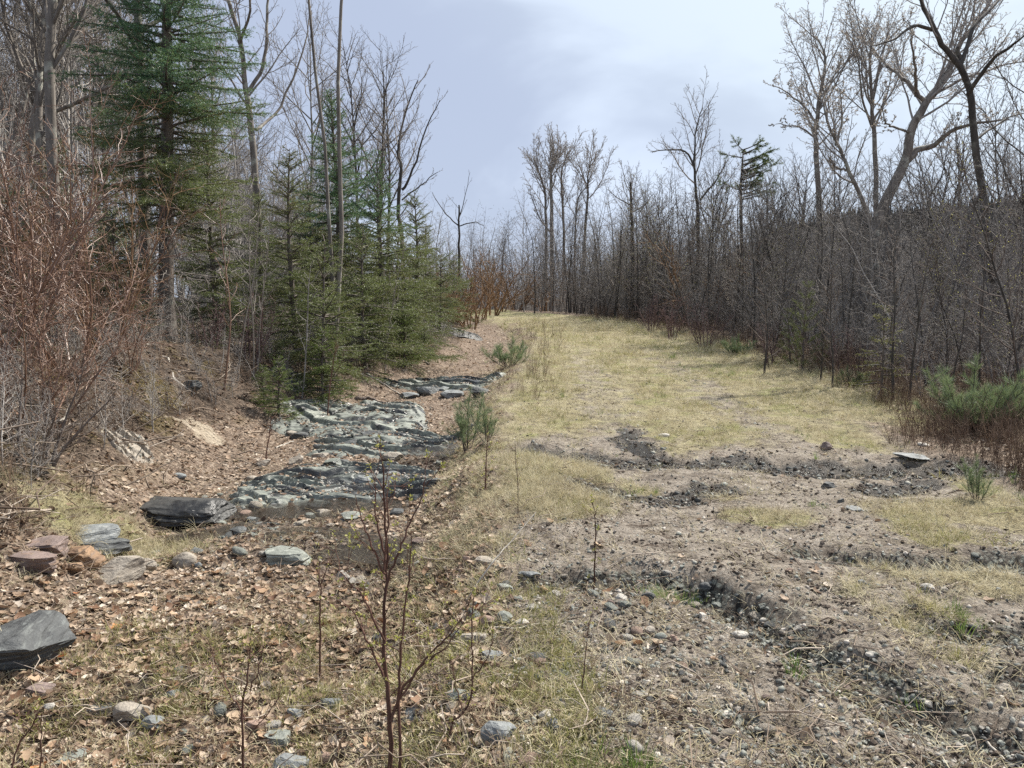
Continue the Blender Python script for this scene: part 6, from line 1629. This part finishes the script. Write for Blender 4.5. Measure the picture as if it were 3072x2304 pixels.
lay('wet_clods', 'black wet clods and stones along the muddy crossing', 40000, 4.5, 12, 1.0, lambda m, x, y, r: np.clip(.8 * m['mud'] ** 1.5, 0, 1), G1 + [pebble(np.random.default_rng(70 + i), 1400 + i, M['clod'], 1, True) for i in range(4)],
    lambda g, n: .008 + .034 * g.uniform(0, 1, n) ** 2.5, lambda g, n, m, x, y: g.normal(.22, .22, n), .5, 0, 9, .5)
def twiglet(sd):
    g = np.random.default_rng(sd); P = np.cumsum(np.vstack([[0, 0, .03], g.normal(0, .16, (4, 3)) * [1, 1, .35] + [.25, 0, 0]]), 0)
    ls = [(P, np.linspace(.014, .008, 5))]
    if sd % 2: ls.append((P[2] + np.linspace(0, 1, 5)[:, None] * np.array([.25, .3, .12]), np.linspace(.009, .006, 5)))
    return tube_mesh("twiglet", ls, 4, M['stick'])
lay('twig_debris', 'broken twigs strewn over leaves and lane', 24000, 1.9, 20, 1.3, lambda m, x, y, r: np.clip(.30 * m['litter'] + .10 * m['road'] + .2 * m['bank'] + .10, 0, 1), [twiglet(i) for i in range(6)],
    lambda g, n: .05 + .26 * g.uniform(0, 1, n) ** 3, lambda g, n, m, x, y: g.uniform(0, 1, n), .18, .006, 10, .3)
lay('bank_twigs', 'roots and fallen twigs tangled on the dark left bank', 12000, 4.5, 26, 1.0, lambda m, x, y, r: np.clip(.5 * m['bank'] + .12 * (m['s'] > 3.2), 0, 1), [twiglet(i) for i in range(20, 28)],
    lambda g, n: .15 + .55 * g.uniform(0, 1, n) ** 2.2, lambda g, n, m, x, y: g.uniform(0, 1, n), .25, .02, 12, .3)
def weed(sd):
    g = np.random.default_rng(sd); ls = []
    for k in range(5):
        d = unit(np.array([g.normal(0, .22), g.normal(0, .22), 1])); b = np.array([g.normal(0, .05), g.normal(0, .05), -.02]); L = g.uniform(.35, 1.0)
        P = b + d * L * np.linspace(0, 1, 5)[:, None] + np.cumsum(g.normal(0, .018, (5, 3)), 0); ls.append((P, np.linspace(.0042, .0018, 5)))
        for q in range(4):
            j = g.integers(1, 4); e = unit(d + g.normal(0, .6, 3)); ls.append((P[j] + e * L * g.uniform(.12, .32) * np.linspace(0, 1, 5)[:, None], np.linspace(.0028, .0012, 5)))
    return tube_mesh("weed", ls, 3, M['weed'])
W1 = [weed(i) for i in range(6)]
lay('dead_weeds', 'reddish brown dead weed stems along the verges', 42000, 4.5, 38, .9, lambda m, x, y, r: np.clip(.85 * sstep(.35, 1.3, m['q']) * sstep(4.6, 3.2, m['q']) * sstep(6.5, 9.5, y) * sstep(-.5, .2, fbm(x * .8, y * .8, 33, 2)) + .13 * np.exp(-((m['s'] + .15) / .45) ** 2) * sstep(11, 14, y) * sstep(34, 28, y)
    + .45 * sstep(-.3, .5, m['q']) * (y < 9.5) * (y > 5.6) * (m['q'] < 2.5) + .10 * m['bank'], 0, 1), W1,
    lambda g, n: g.uniform(.22, .72, n), lambda g, n, m, x, y: g.normal(.45, .25, n), .12, 0, 14, .25)
lay('dry_stalks', 'single dry stalks sticking out of the near grass', 2600, 2.2, 9, 1.2, lambda m, x, y, r: np.clip(.30 * (m['s'] > -.6) * (m['s'] < 2.4) + .06, 0, 1), W1,
    lambda g, n: g.uniform(.10, .30, n), lambda g, n, m, x, y: g.normal(.85, .15, n), .5, 0, 14, .25)

# the dead leaves that show largest, one by one
LM = {k: [leaf_mesh(np.random.default_rng(100 + i), M[k], i % 2 == 0) for i in range(4)] for k in ('leaf_tan', 'leaf_brown', 'leaf_orange')}
nl = 0
while nl < 260:
    x, y = rng.uniform(-3.1, .9), rng.uniform(2.7, 5.6)
    mm = masks(np.array([x]), np.array([y]))
    if rng.uniform() > mm['litter'][0] * .9 + .15 or abs(x) > .7 * y: continue
    k = 'leaf_tan' if rng.uniform() < .6 else 'leaf_brown' if rng.uniform() < .93 else 'leaf_orange'
    s = rng.uniform(.055, .105); o = link('fallen_leaf', LM[k][rng.integers(0, 4)], None, (x, y, H(x, y) + .012)); o.scale = (s, s, s)
    o.rotation_euler = (rng.normal(0, .35), rng.normal(0, .35), rng.uniform(0, 6.28))
    sw = 'large ' if s > .088 else 'small ' if s < .07 else ''
    w = {'leaf_tan': 'pale tan', 'leaf_brown': 'dark brown', 'leaf_orange': 'orange'}[k]
    pl = 'in the leaf drift below the trickle' if x < -1.3 and y > 4.4 else 'by the ledge at the lower left' if x < -2.0 else 'beside the leafy puddle at the lower left' if x < -1.3 else 'on the stony slope right of the budding sapling' if x > .1 else 'on the grassy slope behind the budding sapling' if y > 3.6 else 'around the foot of the budding sapling'
    tag(o, '%s%s curled dead leaf lying %s' % (sw, w, pl), 'leaf', 'fallen leaves ' + pl); nl += 1

# ------------------------------------------------------------------ seeping water
def pool(name, cx, cy, rx, ry, rz, seed, lift=.004):
    n, k = 40, 10
    a = np.linspace(0, 2 * math.pi, n, endpoint=False); rad = 1 + .35 * pnoise(np.cos(a) * 1.6 + seed, np.sin(a) * 1.6, seed) + .15 * pnoise(np.cos(a) * 5, np.sin(a) * 5 + seed, seed)
    V = []
    for j in range(1, k + 1):
        f = j / k; X = rx * rad * np.cos(a) * f; Y = ry * rad * np.sin(a) * f
        V.append(np.stack([cx + X * math.cos(rz) - Y * math.sin(rz), cy + X * math.sin(rz) + Y * math.cos(rz)], 1))
    V = np.concatenate([[[cx, cy]]] + V); z = height(V[:, 0], V[:, 1], False)
    g = np.polyfit(V[:, 1], z, 1)
    zz = g[0] * V[:, 1] + g[1] + lift
    Fq = [[1 + j * n + i, 1 + j * n + (i + 1) % n, 1 + (j + 1) * n + (i + 1) % n, 1 + (j + 1) * n + i] for j in range(k - 1) for i in range(n)]
    Ft = [[0, 1 + i, 1 + (i + 1) % n] for i in range(n)]
    tag(link(name, mesh_np(name, np.column_stack([V, zz]), Fq, Ft, M['water'])), kind='structure')
pool('water', -1.9, 7.3, .95, .34, .2, 1, .03)
pool('water', -1.35, 6.2, .75, .32, -.3, 2, .02)
pool('water', -.75, 9.5, .55, .22, .1, 3, .02)
pool('water', -2.5, 6.6, .45, .2, .4, 4, .02)
pool('puddle', 1.42, 8.75, .16, .55, .1, 5, .008)
pool('puddle', 1.95, 7.78, .60, .15, 0, 6, .004)
pool('puddle', 3.6, 7.45, .75, .12, -.05, 7, .002)
pool('puddle', -1.85, 3.75, .55, .14, .35, 8, .012)
